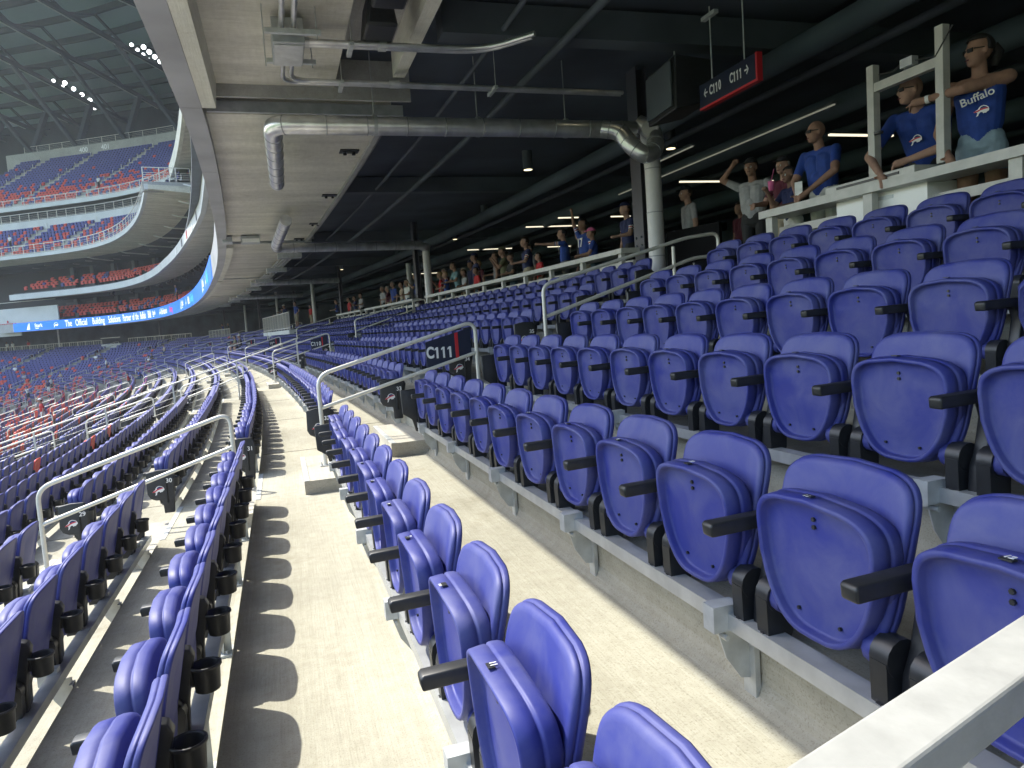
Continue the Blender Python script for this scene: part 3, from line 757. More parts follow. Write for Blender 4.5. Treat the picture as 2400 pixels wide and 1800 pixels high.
# ------------------------------------------------------------------ upper decks
def deck(nm, o, zb, zt, s0, s1, depth, fascia, soffit, zr, ofs=None):
    root = empty(nm, (0, 0, 0), 0, kind='structure')
    sweep('front_band', [(o, zb), (o + .25, zb), (o + .25, zt), (o, zt)], s0, s1, fascia, 1.5, parent=root, ofs=ofs)
    sweep('soffit_slab', [(o + .252, zb + .05), (o + depth, zb + zr), (o + depth, zb + zr + .5), (o + .252, zt - .05)], s0, s1, soffit, 1.5, parent=root, ofs=ofs)
    return root
deck('club_deck', -1.9, 8.12, 8.78, 20, 112.2, 2.7, M['far_wall'], M['soffit'], .15, ofs=lambda s: float(np.interp(s, [20, 41, 54, 70, 80], [1.05, 1.0, .5, 0, 0])))
deck('corner_deck', -3.3, 12.75, 13.15, 59, SEND, 3.4, M['far_wall'], M['soffit'], -.25)
deck('side_deck', -1.0, 15.0, 16.0, 10, 66, 4.2, M['soffit_light'], M['soffit'], .4)
sweep('club_ceiling', [(-.25, 12.56), (1.0, 12.35), (12, 12.35), (12, 12.9), (-.25, 12.95)], 20, SEND, M['dark'], 3, kind='structure')
sweep('club_floor', [(-1.3, 8.78), (12, 9.9), (12, 10.1), (-1.3, 8.95)], 20, 112.2, M['dark2'], 3, kind='structure')
sweep('club_lower_ceiling', [(1.0, 8.30), (12, 8.30), (12, 8.72), (1.0, 8.72)], 20, 112.2, M['dark'], 3, kind='structure')
sweep('side_back_wall', [(6.4, 12.4), (6.5, 12.4), (6.5, 16.4), (6.4, 16.4)], 5, 70, M['dark'], 3, kind='structure')
sweep('side_ceiling', [(3.1, 15.5), (6.6, 15.5), (6.6, 15.9), (3.1, 15.9)], 5, 70, M['dark'], 3, kind='structure')
sweep('suite_back_wall', [(6.4, 5.6), (6.5, 5.6), (6.5, 12.4), (6.4, 12.4)], 20, 160, M['glass'], 3, kind='structure')
# suite piers, panels and lamps
for i in range(30):
    s = 34 + i * 3.05
    for zb, zt, nm in ((5.9, 8.3, 'lower club'), (9.4, 12.35, 'upper club')):
        if s > 112: continue
        root = empty('suite_front', P(s, 6.0, 0), hd(s), 'dim glazed suite front with pier, %s bay %s round the bend' % (nm, ORD[min(i, 29)]), 'suite front', 'glazed suite fronts behind the club seats')
        mb = MB().use(M['dark2']); mb.box((0, 0, (zb + zt) / 2), (.5, .55, zt - zb)); mb.build('pier', root)
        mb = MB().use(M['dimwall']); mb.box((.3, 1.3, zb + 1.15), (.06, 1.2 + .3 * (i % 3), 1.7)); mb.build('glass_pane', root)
for i in range(18):
    s = 60 + i * 3.1; mb = MB().use(M['far_wall']); p = P(s, 1.6 + (i % 2) * 1.2, 12.3); mb.box(p, (.9, .12, .05), hd(s))
    mb.build('ceiling_lamp', label='white lamp under the upper club ceiling, %s round the bend' % ORD[i], cat='ceiling lamp', group='lamps under the club ceiling')
def club_rows(nm, o0, z0, n, s0, s1, label):
    it = []
    for k in range(n):
        o = o0 + .85 * k; s = s0
        while s < s1:
            s += .62 / max(.3, 1 + o * dhd(s))
            if rng.random() < .18 or int(s / 6) % 4 == 3 and s % 6 < 1: continue
            p = P(s, o, z0 + .36 * k); it.append((p.x, p.y, p.z, hd(s), rng.random() < .9, 2))
    mass(nm, it, label, 'seats')
club_rows('lower_club_seats', 1.2, 5.45, 4, 62, 112, 'red seats of the lower club just above the ribbon screen')
club_rows('upper_club_seats', .0, 9.0, 4, 62, 111, 'dim red seats of the upper club above the pale band')
for i, (s_, m_) in enumerate(((43.5, 'navy'), (47, 'ink'), (51, 'signred'), (55, 'navy'), (60, 'ink'))):
    of = float(np.interp(s_, [20, 41, 54, 70, 80], [1.05, 1.0, .5, 0, 0])) - 1.9
    sweep('deck_banner', [(of - .03, 8.2), (of - .006, 8.2), (of - .006, 8.7), (of - .03, 8.7)], s_, s_ + (2.2 if i % 2 else 1.2), M[m_], 1, label='small banner on the pale club deck band, %s round the bend' % ORD[i], cat='banner', group='banners on the club deck band')
# big lettering wall at the left end
root = empty('lettering_wall', P(113, 0, 0), hd(113), 'pale wall with big red lettering beside the ribbon screen', 'sign wall')
w0, w1 = P(102.6, .6, 0), P(122, .6, 0)
sweep('wall_panel', [(.15, 3.9), (.3, 3.9), (.3, 5.4), (.15, 5.4)], 113.4, 125, M['far_wall'], 2)
bpy.data.objects[-1] if False else None
sw = [o_ for o_ in COL.objects if o_.name.startswith('wall_panel')][-1]; sw.parent = root; sw.matrix_parent_inverse = (Matrix.Translation(root.location) @ root.rotation_euler.to_matrix().to_4x4()).inverted()
sweep('wall_top', [(-.35, 5.42), (-.2, 5.42), (-.2, 7.25), (-.35, 7.25)], 106.9, 125, M['far_wall'], 2)
sw = [o_ for o_ in COL.objects if o_.name.startswith('wall_top')][-1]; sw.parent = root; sw.matrix_parent_inverse = (Matrix.Translation(root.location) @ root.rotation_euler.to_matrix().to_4x4()).inverted()
h = hd(114); text('wall_lettering', 'verizon', 2.0, M['logo_red'], P(114.3, -.60, 5.1), (math.sin(h), -math.cos(h), 0), (0, 0, 1), root, .05, sx=.42, bold=.05)
# steel rail on it
mb = MB().use(M['rail']); a, b = P(107, -.4), P(125, -.4); mb.tube([(a.x, a.y, 8.0), (b.x, b.y, 8.0)], .04, 6); mb.build('terrace_rail', label='thin pale rail above the lettering wall', cat='rail')

def rows_deck(name, o0, z0, pitch, rise, n, s0, s1, aisles, redf, label, wallz=None):
    prof = [(o0 - .2, z0)]
    for k in range(n):
        prof += [(o0 + pitch * (k + 1), z0 + rise * k), (o0 + pitch * (k + 1), z0 + rise * (k + 1))]
    sweep(name + '_terrace', prof, s0, s1, M['grey_concrete'], 2.0, closed=False, kind='structure')
    it = []
    for k in range(n):
        o = o0 + pitch * (k + 1) - .08; z = z0 + rise * k; s = s0 + .3
        while s < s1 - .3:
            kk = max(.3, 1 + o * dhd(s)); s += .53 / kk
            if any(abs(s - a) < .62 / kk for a in aisles): continue
            p = P(s, o, z); q = proj((p.x, p.y, p.z + .6))
            if q is None or q[0] < -60 or q[0] > 2400 or q[1] < -200: continue
            it.append((p.x, p.y, p.z, hd(s), rng.random() < redf(k, s), 2))
    mass(name + '_seats', it, label, 'seats')
    for ai, a in enumerate(aisles):
        if not (s0 < a < s1): continue
        h = hd(a); root = empty('upper_stair', P(a, 0, 0), h, kind='structure')
        for k in range(n):
            o = o0 + pitch * (k + 1)
            mb = MB().use(M['concrete_step']); mb.box((o - .2, 0, z0 + rise * k + rise / 4), (.4, 1.1, rise / 2)); mb.build('step', root)
            if k % 2 == 1:
                mb = MB().use(M['rail']); mb.box((o - .1, .0, z0 + rise * k + .6), (.05, .05, 1.1)); mb.build('post', root)
    print(name, len(it))
rows_deck('mid_bowl', -3.0, 13.0, .83, .53, 8, 62, 128, [74, 86, 96, 103.5, 111, 119], lambda k, s: .45 if k < 5 else .15, 'blue and red seats of the middle bowl above the clubs')
rows_deck('upper_bowl', 4.2, 20.35, .80, .525, 19, 78, 129, [86.5, 96.5, 106.5, 116.5, 125], lambda k, s: .72 if k < 5 else (.25 if k < 8 else .01), 'dark blue and red seats of the upper bowl below the roof')
sweep('mid_back_wall', [(3.65, 17.0), (3.8, 17.0), (3.8, 18.4), (3.65, 18.4)], 76, SEND, M['far_wall'], 2, kind='structure')
sweep('upper_concourse_dark', [(7.5, 17.2), (7.7, 17.2), (7.7, 20.3), (7.5, 20.3)], 66, SEND, M['dark'], 3, kind='structure')
sweep('upper_concourse_floor', [(3.8, 17.2), (7.6, 17.2), (7.6, 17.4), (3.8, 17.4)], 66, SEND, M['dark2'], 3, kind='structure')
sweep('upper_front_band', [(3.95, 19.95), (4.15, 19.95), (4.15, 20.5), (3.95, 20.5)], 78, SEND, M['far_wall'], 2, kind='structure')
sweep('upper_soffit', [(4.16, 19.98), (7.6, 20.2), (7.6, 20.3), (4.16, 20.3)], 78, SEND, M['grey_concrete'], 3, kind='structure')
sweep('upper_back_wall', [(19.5, 29.5), (19.8, 29.5), (19.8, 31.9), (19.5, 31.9)], 78, SEND, M['grey_concrete'], 3, kind='structure')
sweep('roof_back_wall', [(33, 29.8), (33.3, 29.8), (33.3, 42.0), (33, 42.0)], 60, 190, M['roofwall'], 4, kind='structure')
sweep('upper_plaza', [(19.8, 30.0), (34, 30.0), (34, 29.6), (19.8, 29.6)], 70, SEND, M['dark2'], 3, kind='structure')
h = hd(117.5)
for s_, tx_ in ((118.4, '400'), (114.8, '401'), (103.6, '401')):
    h = hd(s_); root = empty('section_number', P(s_, 19.46, 31.1), h, 'pale section number %s high on the wall behind the upper seats, %s one' % (tx_, {118.4: 'left', 114.8: 'middle', 103.6: 'right'}[s_]), 'number sign', 'section numbers on the upper wall')
    text('lettering', tx_, 1.0, M['ink'], P(s_, 19.46, 31.2), (math.sin(h), -math.cos(h), 0), (0, 0, 1), root, .01, bold=.02)

# balustrades
def fence(o, z, s0, s1, ht, ds, label, balu=None, rails=3, m=M['rail'], th=.05, cat='railing', grp='railings round the bowl'):
    root = empty('railing', (0, 0, 0), 0, label, cat, grp)
    sweep('hand_rail', [(o, z + ht - .05), (o + .06, z + ht - .05), (o + .06, z + ht), (o, z + ht)], s0, s1, m, 1.5, parent=root)
    sweep('bottom_rail', [(o + .01, z + .08), (o + .05, z + .08), (o + .05, z + .13), (o + .01, z + .13)], s0, s1, m, 1.5, parent=root)
    n = max(1, int((s1 - s0) / ds))
    pm = None
    for i in range(n + 1):
        s = s0 + (s1 - s0) * i / n
        if pm is None: mb = MB().use(m); mb.box((.03, 0, ht / 2), (th, th, ht - .05)); pm = mb.mesh('post')
        q = link('post', pm, root); q.location = P(s, o, z); q.rotation_euler = (0, 0, hd(s))
    if balu:
        mb = MB().use(m); nn = int((s1 - s0) / balu)
        for i in range(nn): p = P(s0 + balu * (i + .5), o + .03, z + ht / 2); mb.box(p, (.02, .02, ht - .12), hd(s0 + balu * i))
        mb.build('baluster', root)['kind'] = 'stuff'
    else:
        for q in range(rails): sweep('wire', [(o + .02, z + .25 + q * .22), (o + .035, z + .25 + q * .22), (o + .035, z + .265 + q * .22), (o + .02, z + .265 + q * .22)], s0, s1, m, 2.5, parent=root)
    return root
fence(-3.25, 13.15, 62, 129, 1.05, 1.6, 'pale railing along the front edge of the middle bowl')
fence(3.98, 20.5, 79, 129, .85, 1.6, 'pale railing along the front edge of the upper bowl')
fence(3.68, 18.4, 88, 128, 1.0, 1.4, 'railing on the walkway between middle and upper bowl')
fence(5.25, 1.64, 106.5, 129, 1.05, 1.2, 'far concourse railing with upright bars at the left', balu=.35)
fence(5.25, 1.64, 92, 102.6, 1.05, 1.2, 'far concourse railing right of the pale block', balu=.35)
fence(19.9, 31.9, 80, 129, 1.0, 2.2, 'railing on top of the wall behind the upper seats')
sweep('concourse_kerb', [(5.0, 1.25), (5.2, 1.25), (5.2, 1.68), (5.0, 1.68)], 92, 129, M['far_wall'], 2, kind='structure')
root = empty('wheelchair_platform', (0, 0, 0), 0, 'pale block platform with railing in the far stand', 'platform', 'raised platforms in the far stand')
sweep('platform_block', [(4.4, 1.0), (5.3, 1.0), (5.3, 2.1), (4.4, 2.1)], 103.0, 105.8, M['far_wall'], 1.5, parent=root)
sweep('platform_rail', [(4.42, 2.85), (4.47, 2.85), (4.47, 2.92), (4.42, 2.92)], 103.0, 105.8, M['rail'], 1.5, parent=root)
for (s0, s1, o, z, txt) in ((43.5, 55, 3.3, 1.86, 'nearer'), (76.5, 84.5, 4.2, 1.64, 'farther')):
    root = empty('wheelchair_platform', (0, 0, 0), 0, 'white edged raised viewing platform with barred railing, the %s one' % txt, 'platform', 'raised platforms in the far stand')
    sweep('platform_block', [(o, z - .75), (o + 2.2, z - .5), (o + 2.2, z), (o, z)], s0, s1, M['far_wall'], 1.5, parent=root)
    fence(o + .03, z, s0, s1, 1.05, 1.1, 'barred railing on the %s raised viewing platform' % txt, balu=.22)
# box walkway at the end of the corner deck
root = empty('gangway', P(59.5, -3.3, 12.75), hd(59.5), 'pale gangway end with railing where the corner deck begins', 'gangway')
mb = MB().use(M['grey_concrete']); mb.box((1.6, .2, .3), (3.4, .5, .7)); mb.build('gangway_slab', root)
for x in (0, 1.1, 2.2, 3.2):
    mb = MB().use(M['rail']); mb.box((x, 0, 1.15), (.07, .07, 1.1)); mb.build('post', root)
for z in (.85, 1.0, 1.15, 1.3, 1.68):
    mb = MB().use(M['rail']); mb.box((1.6, 0, z), (3.2, .04, .05 if z > 1.5 else .025)); mb.build('rail', root)
# lamp heads clamped below the club deck edge
ch = MB().use(M['black']); ch.box((0, 0, -.12), (.16, .16, .24)); ch.box((-.12, 0, -.28), (.26, .3, .12), mt=Matrix.Rotation(.5, 3, 'Y')); ch.box((.1, .1, -.3), (.1, .1, .2)); chm = ch.mesh('spot_lamp')
for i in range(17):
    s = 40 + i * 3.7; o = link('spot_lamp', chm); o.location = P(s, .85, 8.35); o.rotation_euler = (0, 0, hd(s)); o.scale = (1.6, 1.6, 1.6)
    tag(o, 'black spot lamp clamped under the club deck soffit, %s round the bend' % ORD[i], 'spot lamp', 'spot lamps under the club deck')
for i in range(8):
    s = 55 + i * 6.5; mb = MB().use(M['far_wall']); a, b = P(s, -.2, 12.2), P(s, 2.4, 12.1)
    mb.beam(a, b, .18, .10); c = P(s + .4, -.9, 12.45); mb.beam(a, c, .18, .10)
    mb.build('soffit_strut', label='pale bent strut under the corner deck, %s round the bend' % ORD[i], cat='strut', group='bent struts under the corner deck')

# ------------------------------------------------------------------ roof
sweep('roof_deck', [(-16, 47), (40, 40), (40, 40.6), (-16, 47.6)], 50, 196, M['roof'], 5, kind='structure')
def roofz(o): return 47 - 7 * (o + 16) / 56
for i, o in enumerate([-15.5, -11, -6.5, -2, 2.5, 7, 11.5, 16, 20.5, 25, 29.5, 34, 38.5]):
    sweep('roof_purlin', [(o, roofz(o) - .75), (o + .45, roofz(o) - .75), (o + .45, roofz(o) - .05), (o, roofz(o) - .05)], 52, 192, M['rooftruss'], 6, label='dark purlin under the roof deck, %s from the open edge' % ORD[i], cat='roof purlin', group='purlins under the roof')
for i in range(17):
    s = 56 + i * 8.0
    root = empty('roof_truss', (0, 0, 0), 0, 'dark roof truss with raking braces, %s round the bowl' % ORD[i], 'roof truss', 'roof trusses over the far stand')
    mb = MB().use(M['rooftruss']); a, b = P(s, -15, roofz(-15) - 2.6), P(s, 32, roofz(32) - 2.6); mb.beam(a, b, .5, .5); mb.build('bottom_chord', root)
    mb = MB().use(M['rooftruss'])
    o = -15; up = True
    while o < 31:
        p0 = P(s, o, roofz(o) - (2.6 if up else .6)); p1 = P(s, o + 4.5, roofz(o + 4.5) - (.6 if up else 2.6)); mb.beam(p0, p1, .28, .28); up = not up; o += 4.5
    mb.build('brace', root)
    mb = MB().use(M['galv_mat']); a, b = P(s, -14, roofz(-14) - 3.0), P(s, 28, roofz(28) - 3.0); mb.beam(a, b, .14, .08); mb.build('cable_tray', root)
    mb = MB().use(M['rooftruss']); a, b = P(s, 20.4, 31.9), P(s, 24, roofz(24) - 2.6); mb.beam(a, b, .7, .7)
    a, b = P(s, 20.4, 31.9), P(s, 10, roofz(10) - 2.6); mb.beam(a, b, .5, .5); mb.build('raking_strut', root)
# raking beam lights, dim plaza behind
for i in range(14):
    s = 84 + i * 3.6; mb = MB().use(M['strip_lamp']); a, b = P(s, 30, 35.2), P(s + 2.2, 30, 35.2); mb.beam(a, b, .12, .12)
    mb.build('linear_lamp', label='linear lamp above the upper plaza, %s round the bend' % ORD[i], cat='linear lamp', group='linear lamps above the upper plaza')
# floodlights, two banks
def flood(px, n, label):
    root = empty('floodlight_bank', px[0], 0, label, 'floodlights', 'floodlight banks under the roof')
    a, b = Vector(px[0]), Vector(px[1]); d = (b - a).normalized(); side = d.cross(Vector((0, 0, 1))).normalized()
    for k in range(n):
        for q in (0, 1):
            p = a + (b - a) * (k / (n - 1)) + side * (q * 1.5 - .75) + Vector((0, 0, -.35 * q))
            nrm = (EYE + Vector((0, 40, 0)) - p).normalized()
            mb = MB().use(M['dark2']); mb.tube([p - nrm * .5, p - nrm * .02], [.2, .32], 12); mb.use(M['flood']); mb.tube([p - nrm * .01, p], .29 if q else .22, 12)
            o = mb.build('lamp_head'); o.parent = root; o.matrix_parent_inverse = Matrix.Translation(root.location).inverted()
flood(((-26.7, 121.5, 40.6), (-24.2, 134.5, 40.6)), 6, 'left bank of round floodlights under the roof')
flood(((-14.1, 108.0, 41.2), (-12.0, 116.5, 41.2)), 6, 'right bank of round floodlights beside the deck edge')

# ------------------------------------------------------------------ near ceiling services
def duct(name, pts, rad, label, m=M['galv'], seams=.55, rounded_r=.22, cat='duct', bands=True):
    root = empty(name, Vector(pts[0]), 0, label, cat)
    rp = rounded([Vector(p) - Vector(pts[0]) for p in pts], rounded_r, 6)
    mb = MB().use(m); mb.tube(rp, rad, 22); mb.build('duct_tube', root)
    # raised seam rings
    L = 0; mb = MB().use(M['strip']); nxt = .1
    for a, b in zip(rp[:-1], rp[1:]):
        l = (b - a).length
        while nxt < L + l and l > 1e-6:
            t = (nxt - L) / l; c = a + (b - a) * t; d = (b - a).normalized()
            mb.tube([c - d * .007, c - d * .004, c + d * .004, c + d * .007], [rad, rad + .006, rad + .006, rad], 22, cap=False); nxt += seams
        L += l
    mb.build('seam', root); return root
Y1 = 9.35; ZD = 4.05
duct('exhaust_duct', [(.22, 12.9, ZD), (.17, Y1, ZD), (5.0, Y1 - .12, ZD - .03)], .115, 'long shiny galvanised duct with an elbow hanging below the near ceiling', seams=.50)
duct('duct_riser', [(5.12, 9.0, 3.98), (5.22, 9.25, 3.98), (5.30, 9.30, 3.6), (5.30, 9.30, 1.66)], .115, 'white jacketed vertical pipe beside the steel column', m=M['insul'], seams=.62, rounded_r=.18)
duct('duct_elbow', [(4.50, 9.22, 4.02), (4.72, 9.10, 3.96), (4.82, 8.98, 3.72), (4.98, 8.90, 3.58), (5.16, 8.94, 3.68), (5.24, 9.1, 3.96), (5.08, 9.26, 4.12)], .118, 'shiny coiled elbow joining the duct to its riser', seams=.16, rounded_r=.12)
root = empty('duct_hanger', (0, 0, 0), 0, 'straps and rods hanging the long duct from the ceiling', 'hanger')
for x in (1.40, 2.75, 4.0):
    mb = MB().use(M['galv_mat']); mb.tube([(x - .022, Y1 - .03, ZD), (x + .022, Y1 - .03, ZD)], .130, 20, cap=True); mb.tube([(x, Y1 - .03, ZD + .12), (x, Y1 - .03, 4.95)], .009, 6); mb.build('strap', root)
p = [P(20.5, .62, 4.05), P(23.1, .72, 4.05)]
duct('exhaust_duct', [P(17.2, .66, 4.10), P(20.6, .60, 3.95), P(21.7, .70, 4.0), P(21.9, 5.0, 4.0)], .13, 'second galvanised duct crossing under the ceiling farther on', seams=.6)
duct('exhaust_duct', [P(36.5, .8, 4.1), P(36.6, 5.0, 4.1)], .13, 'third galvanised duct far along the ceiling')
duct('exhaust_duct', [P(50.5, .8, 4.2), P(50.6, 5.5, 4.2)], .13, 'fourth galvanised duct far along the ceiling')
root = empty('duct_end', P(22, 5.1, 3.95), 0, 'bulging shiny duct end at the second column', 'duct')
mb = MB().use(M['galv']); mb.tube([(0, 0, .14), (0, 0, .09), (0, 0, .02), (0, 0, -.06), (0, 0, -.12)], [.02, .16, .2, .17, .05], 16); mb.build('duct_bulb', root)
# conduits
def conduit(pts, label, rad=.019, rr=.16, couplings=()):
    root = empty('conduit', Vector(pts[0]), 0, label, 'conduit', 'steel conduits under the ceiling')
    for dy in (0, .062):
        rp = rounded([Vector(p) - Vector(pts[0]) + Vector((0, dy, 0)) if i else Vector((0, dy, 0)) for i, p in enumerate(pts)], rr, 6)
        mb = MB().use(M['galv']); mb.tube(rp, rad, 10); mb.build('pipe', root)
    for c in couplings:
        for dy in (0, .062):
            cc = Vector(c) - Vector(pts[0]) + Vector((0, dy, 0)); mb = MB().use(M['beam']); mb.tube([cc - Vector((.04, 0, 0)), cc + Vector((.04, 0, 0))], rad + .008, 10); mb.build('coupling', root)
    return root
ZC = 4.42
# in plan these run along y near the junction box and along x to the right
root = empty('junction_box', (.36, 7.75, 4.42), 0, 'grey steel junction box fixed under the near soffit', 'junction box')
mb = MB().use(M['galv_mat']); mb.box((0, 0, .0), (.30, .62, .24)); bevel(mb.build('box_body', root), .006)
mb = MB().use(M['beam']); mb.box((0, .02, -.125), (.27, .56, .008)); mb.build('cover', root)
for dx in (-.06, .05):
    mb = MB().use(M['galv']); mb.tube([(dx, -.31, 0), (dx, -3.0, .02)], .028, 12); mb.build('pipe', root)
    mb = MB().use(M['beam']); mb.tube([(dx, -.36, 0), (dx, -.30, 0)], .04, 12); mb.build('coupling', root)
for yy, hw in ((-.42, .26), (.36, .25)):
    mb = MB().use(M['bracket']); mb.box((.04, yy, -.06), (hw * 2, .045, .045)); mb.build('strut', root)
    for dx in (-hw + .03, hw): mb = MB().use(M['bracket']); mb.tube([(dx, yy, -.12), (dx, yy, .2)], .006, 6); mb.build('hanger_rod', root)
for dy in (-.05, .03):
    mb = MB().use(M['galv']); mb.tube(rounded([(.15, dy, 0), (1.25, dy, 0), (2.05, dy - .02, 0), (2.45, dy - .5, .0)], .3, 6), .028, 12); mb.build('pipe', root)
    for x in (.17, .95): mb = MB().use(M['beam']); mb.tube([(x - .04, dy, 0), (x + .04, dy, 0)], .038, 12); mb.build('coupling', root)
for dx in (-.04, .05):
    mb = MB().use(M['galv']); mb.tube(rounded([(dx, .31, 0), (dx, 1.15 - dx * .8, 0), (4.3, 1.15 - dx * .8, -.02)], .22, 8), .026, 12); mb.build('pipe', root)
    for x in (1.25,): mb = MB().use(M['beam']); mb.tube([(x - .06, 1.15 - dx * .8, 0), (x + .06, 1.15 - dx * .8, 0)], .036, 12); mb.build('coupling', root)
for i, (x, y) in enumerate(((.62, .02), (.62, 1.17), (2.5, 1.17))):
    mb = MB().use(M['bracket']); mb.box((x, y, -.035), (.045, .34, .04)); mb.tube([(x, y - .14, -.06), (x, y - .14, .5)], .005, 6); mb.build('strut', root)
# black flood fixture and camera box in the recess
root = empty('speaker_box', (1.25, 7.2, 4.62), 0, 'two black loudspeaker boxes fixed in the soffit recess', 'loudspeaker')
for y, hh in ((-.55, .34), (.35, .38)):
    mb = MB().use(M['black']); mb.prism([(-.16, -.18), (.16, -.18), (.10, .2), (-.10, .2)], y - hh / 2 - .1, y + hh / 2 + .1); bevel(mb.build('cabinet', root), .03)
mb = MB().use(M['galv_mat']); mb.box((.34, -.9, .02), (.10, .12, .1)); mb.tube([(.34, -.9, .05), (.34, -1.6, .15)], .012, 6); mb.build('wall_box', root)
# small dark cut-outs in the second soffit panel
for i, (s_, o_) in enumerate(((12.1, 1.42), (15.9, 1.5), (19.9, 1.6), (22.9, 1.45))):
    root = empty('soffit_bracket', P(s_, o_, 4.415), hd(s_), 'small dark slotted bracket in the soffit panel, %s from the camera' % ORD[i], 'bracket', 'dark brackets set in the soffit')
    mb = MB().use(M['black']); mb.box((0, 0, -.01), (.30, .22, .02)); mb.tube([(-.07, 0, -.03), (-.07, 0, -.07)], .03, 8); mb.tube([(.07, 0, -.03), (.07, 0, -.07)], .03, 8); mb.build('plate', root)
root = empty('electrical_panel', P(22.1, .02, 4.30), hd(22), 'grey electrical boxes under the soffit far above the walkway', 'electrical box')
mb = MB().use(M['galv_mat']); mb.box((-.62, 0, 0), (.26, .5, .16)); mb.box((0, 0, 0), (.50, .55, .18)); mb.build('box_body', root)
mb = MB().use(M['white']); mb.box((0, -.35, -.05), (.46, .06, .10)); mb.build('cover', root)
# cable trays following the deck edge farther on
for i, s_ in enumerate((25, 30, 35.5, 41, 47, 53, 59)):
    root = empty('cable_tray', (0, 0, 0), 0, 'bundle of steel conduits under the curving deck edge, %s stretch' % ORD[i], 'conduit', 'conduit bundles under the deck edge')
    for dx in (0, .12, .24, .36): sweep('pipe', [(1.15 + dx, 4.20), (1.20 + dx, 4.20), (1.20 + dx, 4.25), (1.15 + dx, 4.25)], s_ - 2.4, s_ + 2.4, M['galv'], 1, parent=root)
    sweep('box_body', [(.95, 4.05), (1.7, 4.05), (1.7, 4.2), (.95, 4.2)], s_ - .2, s_ + .2, M['galv_mat'], 1, parent=root)
# dark ceiling clutter: beams, pipes, downlights
for i in range(12):
    s_ = -10 + i * 9.0
    root = empty('ceiling_beam', (0, 0, 0), 0, 'black steel beam under the concourse ceiling, %s from the near end' % ORD[i], 'ceiling beam', 'black beams under the concourse ceiling')
    mb = MB().use(M['dark2']); a, b = P(s_, 2.0, 4.82), P(s_, 20, 4.95); mb.beam(a, b, .28, .34); mb.build('flange', root)
for i, (o_, z_, r_) in enumerate(((2.7, 4.72, .03), (3.4, 4.6, .05), (6.3, 4.5, .22), (7.4, 4.62, .06), (8.6, 4.45, .26), (10.5, 4.6, .08), (12.5, 4.5, .3), (14.6, 4.55, .07))):
    root = empty('ceiling_pipe', (0, 0, 0), 0, 'dark pipe along the concourse ceiling, %s from the seats' % ORD[i], 'pipe', 'dark pipes along the concourse ceiling')
    mb = MB().use(M['dark'] if r_ > .1 else M['dark2']); mb.tube([P(s_, o_, z_) for s_ in range(-16, 70, 4)], r_ * (.7 if r_ > .1 else 1), 12); mb.build('pipe_run', root)
lampm = MB().use(M['dark2']); lampm.tube([(0, 0, .38), (0, 0, .0)], .10, 18); lampm.use(M['lamp']); lampm.tube([(0, 0, .012), (0, 0, -.004)], .088, 18)
lm = lampm.mesh('downlight')
for i, (x, y, z) in enumerate(((4.42, 8.28, 4.80), (8.1, 8.1, 4.75), (10.9, 8.1, 4.8), (5.2, 14.2, 4.55), (4.4, 17.5, 4.8), (6.2, 21, 4.6), (7.6, 12.6, 4.6), (3.8, 27, 4.7), (6.5, 26, 4.6), (5.5, 33, 4.6), (9.5, 17, 4.6), (3.4, 38, 4.7))):
    o = link('downlight', lm); o.location = (x, y, z); tag(o, 'black cylinder downlight with warm face, %s nearest under the concourse ceiling' % ORD[i], 'downlight', 'downlights under the concourse ceiling')
for i, (a, b) in enumerate((((9.05, 10.0, 4.2), (9.95, 10.0, 4.2)), ((10.15, 10.0, 4.2), (10.4, 10.0, 4.2)), ((8.5, 13.8, 4.2), (9.7, 13.8, 4.2)), ((10.4, 13.8, 4.2), (10.9, 13.8, 4.2)), ((7.6, 18.6, 4.2), (8.2, 18.6, 4.2)), ((9.2, 18.6, 4.2), (9.8, 18.6, 4.2)),
                           ((7.5, 21, 4.3), (9.6, 21, 4.3)), ((7.2, 27, 4.3), (9.0, 27, 4.3)), ((10.5, 27, 4.3), (11.5, 27, 4.3)), ((6.6, 38, 4.3), (8.6, 38, 4.3)), ((7.9, 8.6, 4.25), (7.9, 15.5, 4.25)), ((7.2, 11.2, 4.3), (7.2, 12.4, 4.3)))):
    mb = MB().use(M['dim_lamp'] if a[0] == b[0] else M['strip_lamp']); mb.beam(a, b, .022 if a[0] == b[0] else .045, .02 if a[0] == b[0] else .03); mb.use(M['dark2']); mb.beam(Vector(a) + Vector((0, 0, .03)), Vector(b) + Vector((0, 0, .03)), .08, .03)
    mb.build('linear_lamp', label='thin glowing strip lamp inside the concourse, %s from the camera' % ORD[i], cat='strip lamp', group='strip lamps in the concourse')
# loudspeaker by the hanging sign
root = empty('loudspeaker', (5.0, 8.1, 4.15), -.1, 'black box loudspeaker hanging beside the section sign', 'loudspeaker')
mb = MB().use(M['black']); mb.prism([(-.22, -.30), (.26, -.20), (.30, .28), (-.20, .34)], -.42, .40); bevel(mb.build('cabinet', root), .02)
mb = MB().use(M['dark2']); mb.box((-.235, 0, .02), (.02, .72, .52)); mb.build('grille', root)
mb = MB().use(M['bracket']); mb.tube([(0, 0, .3), (0, 0, 1.0)], .01, 6); mb.build('hanger_rod', root)
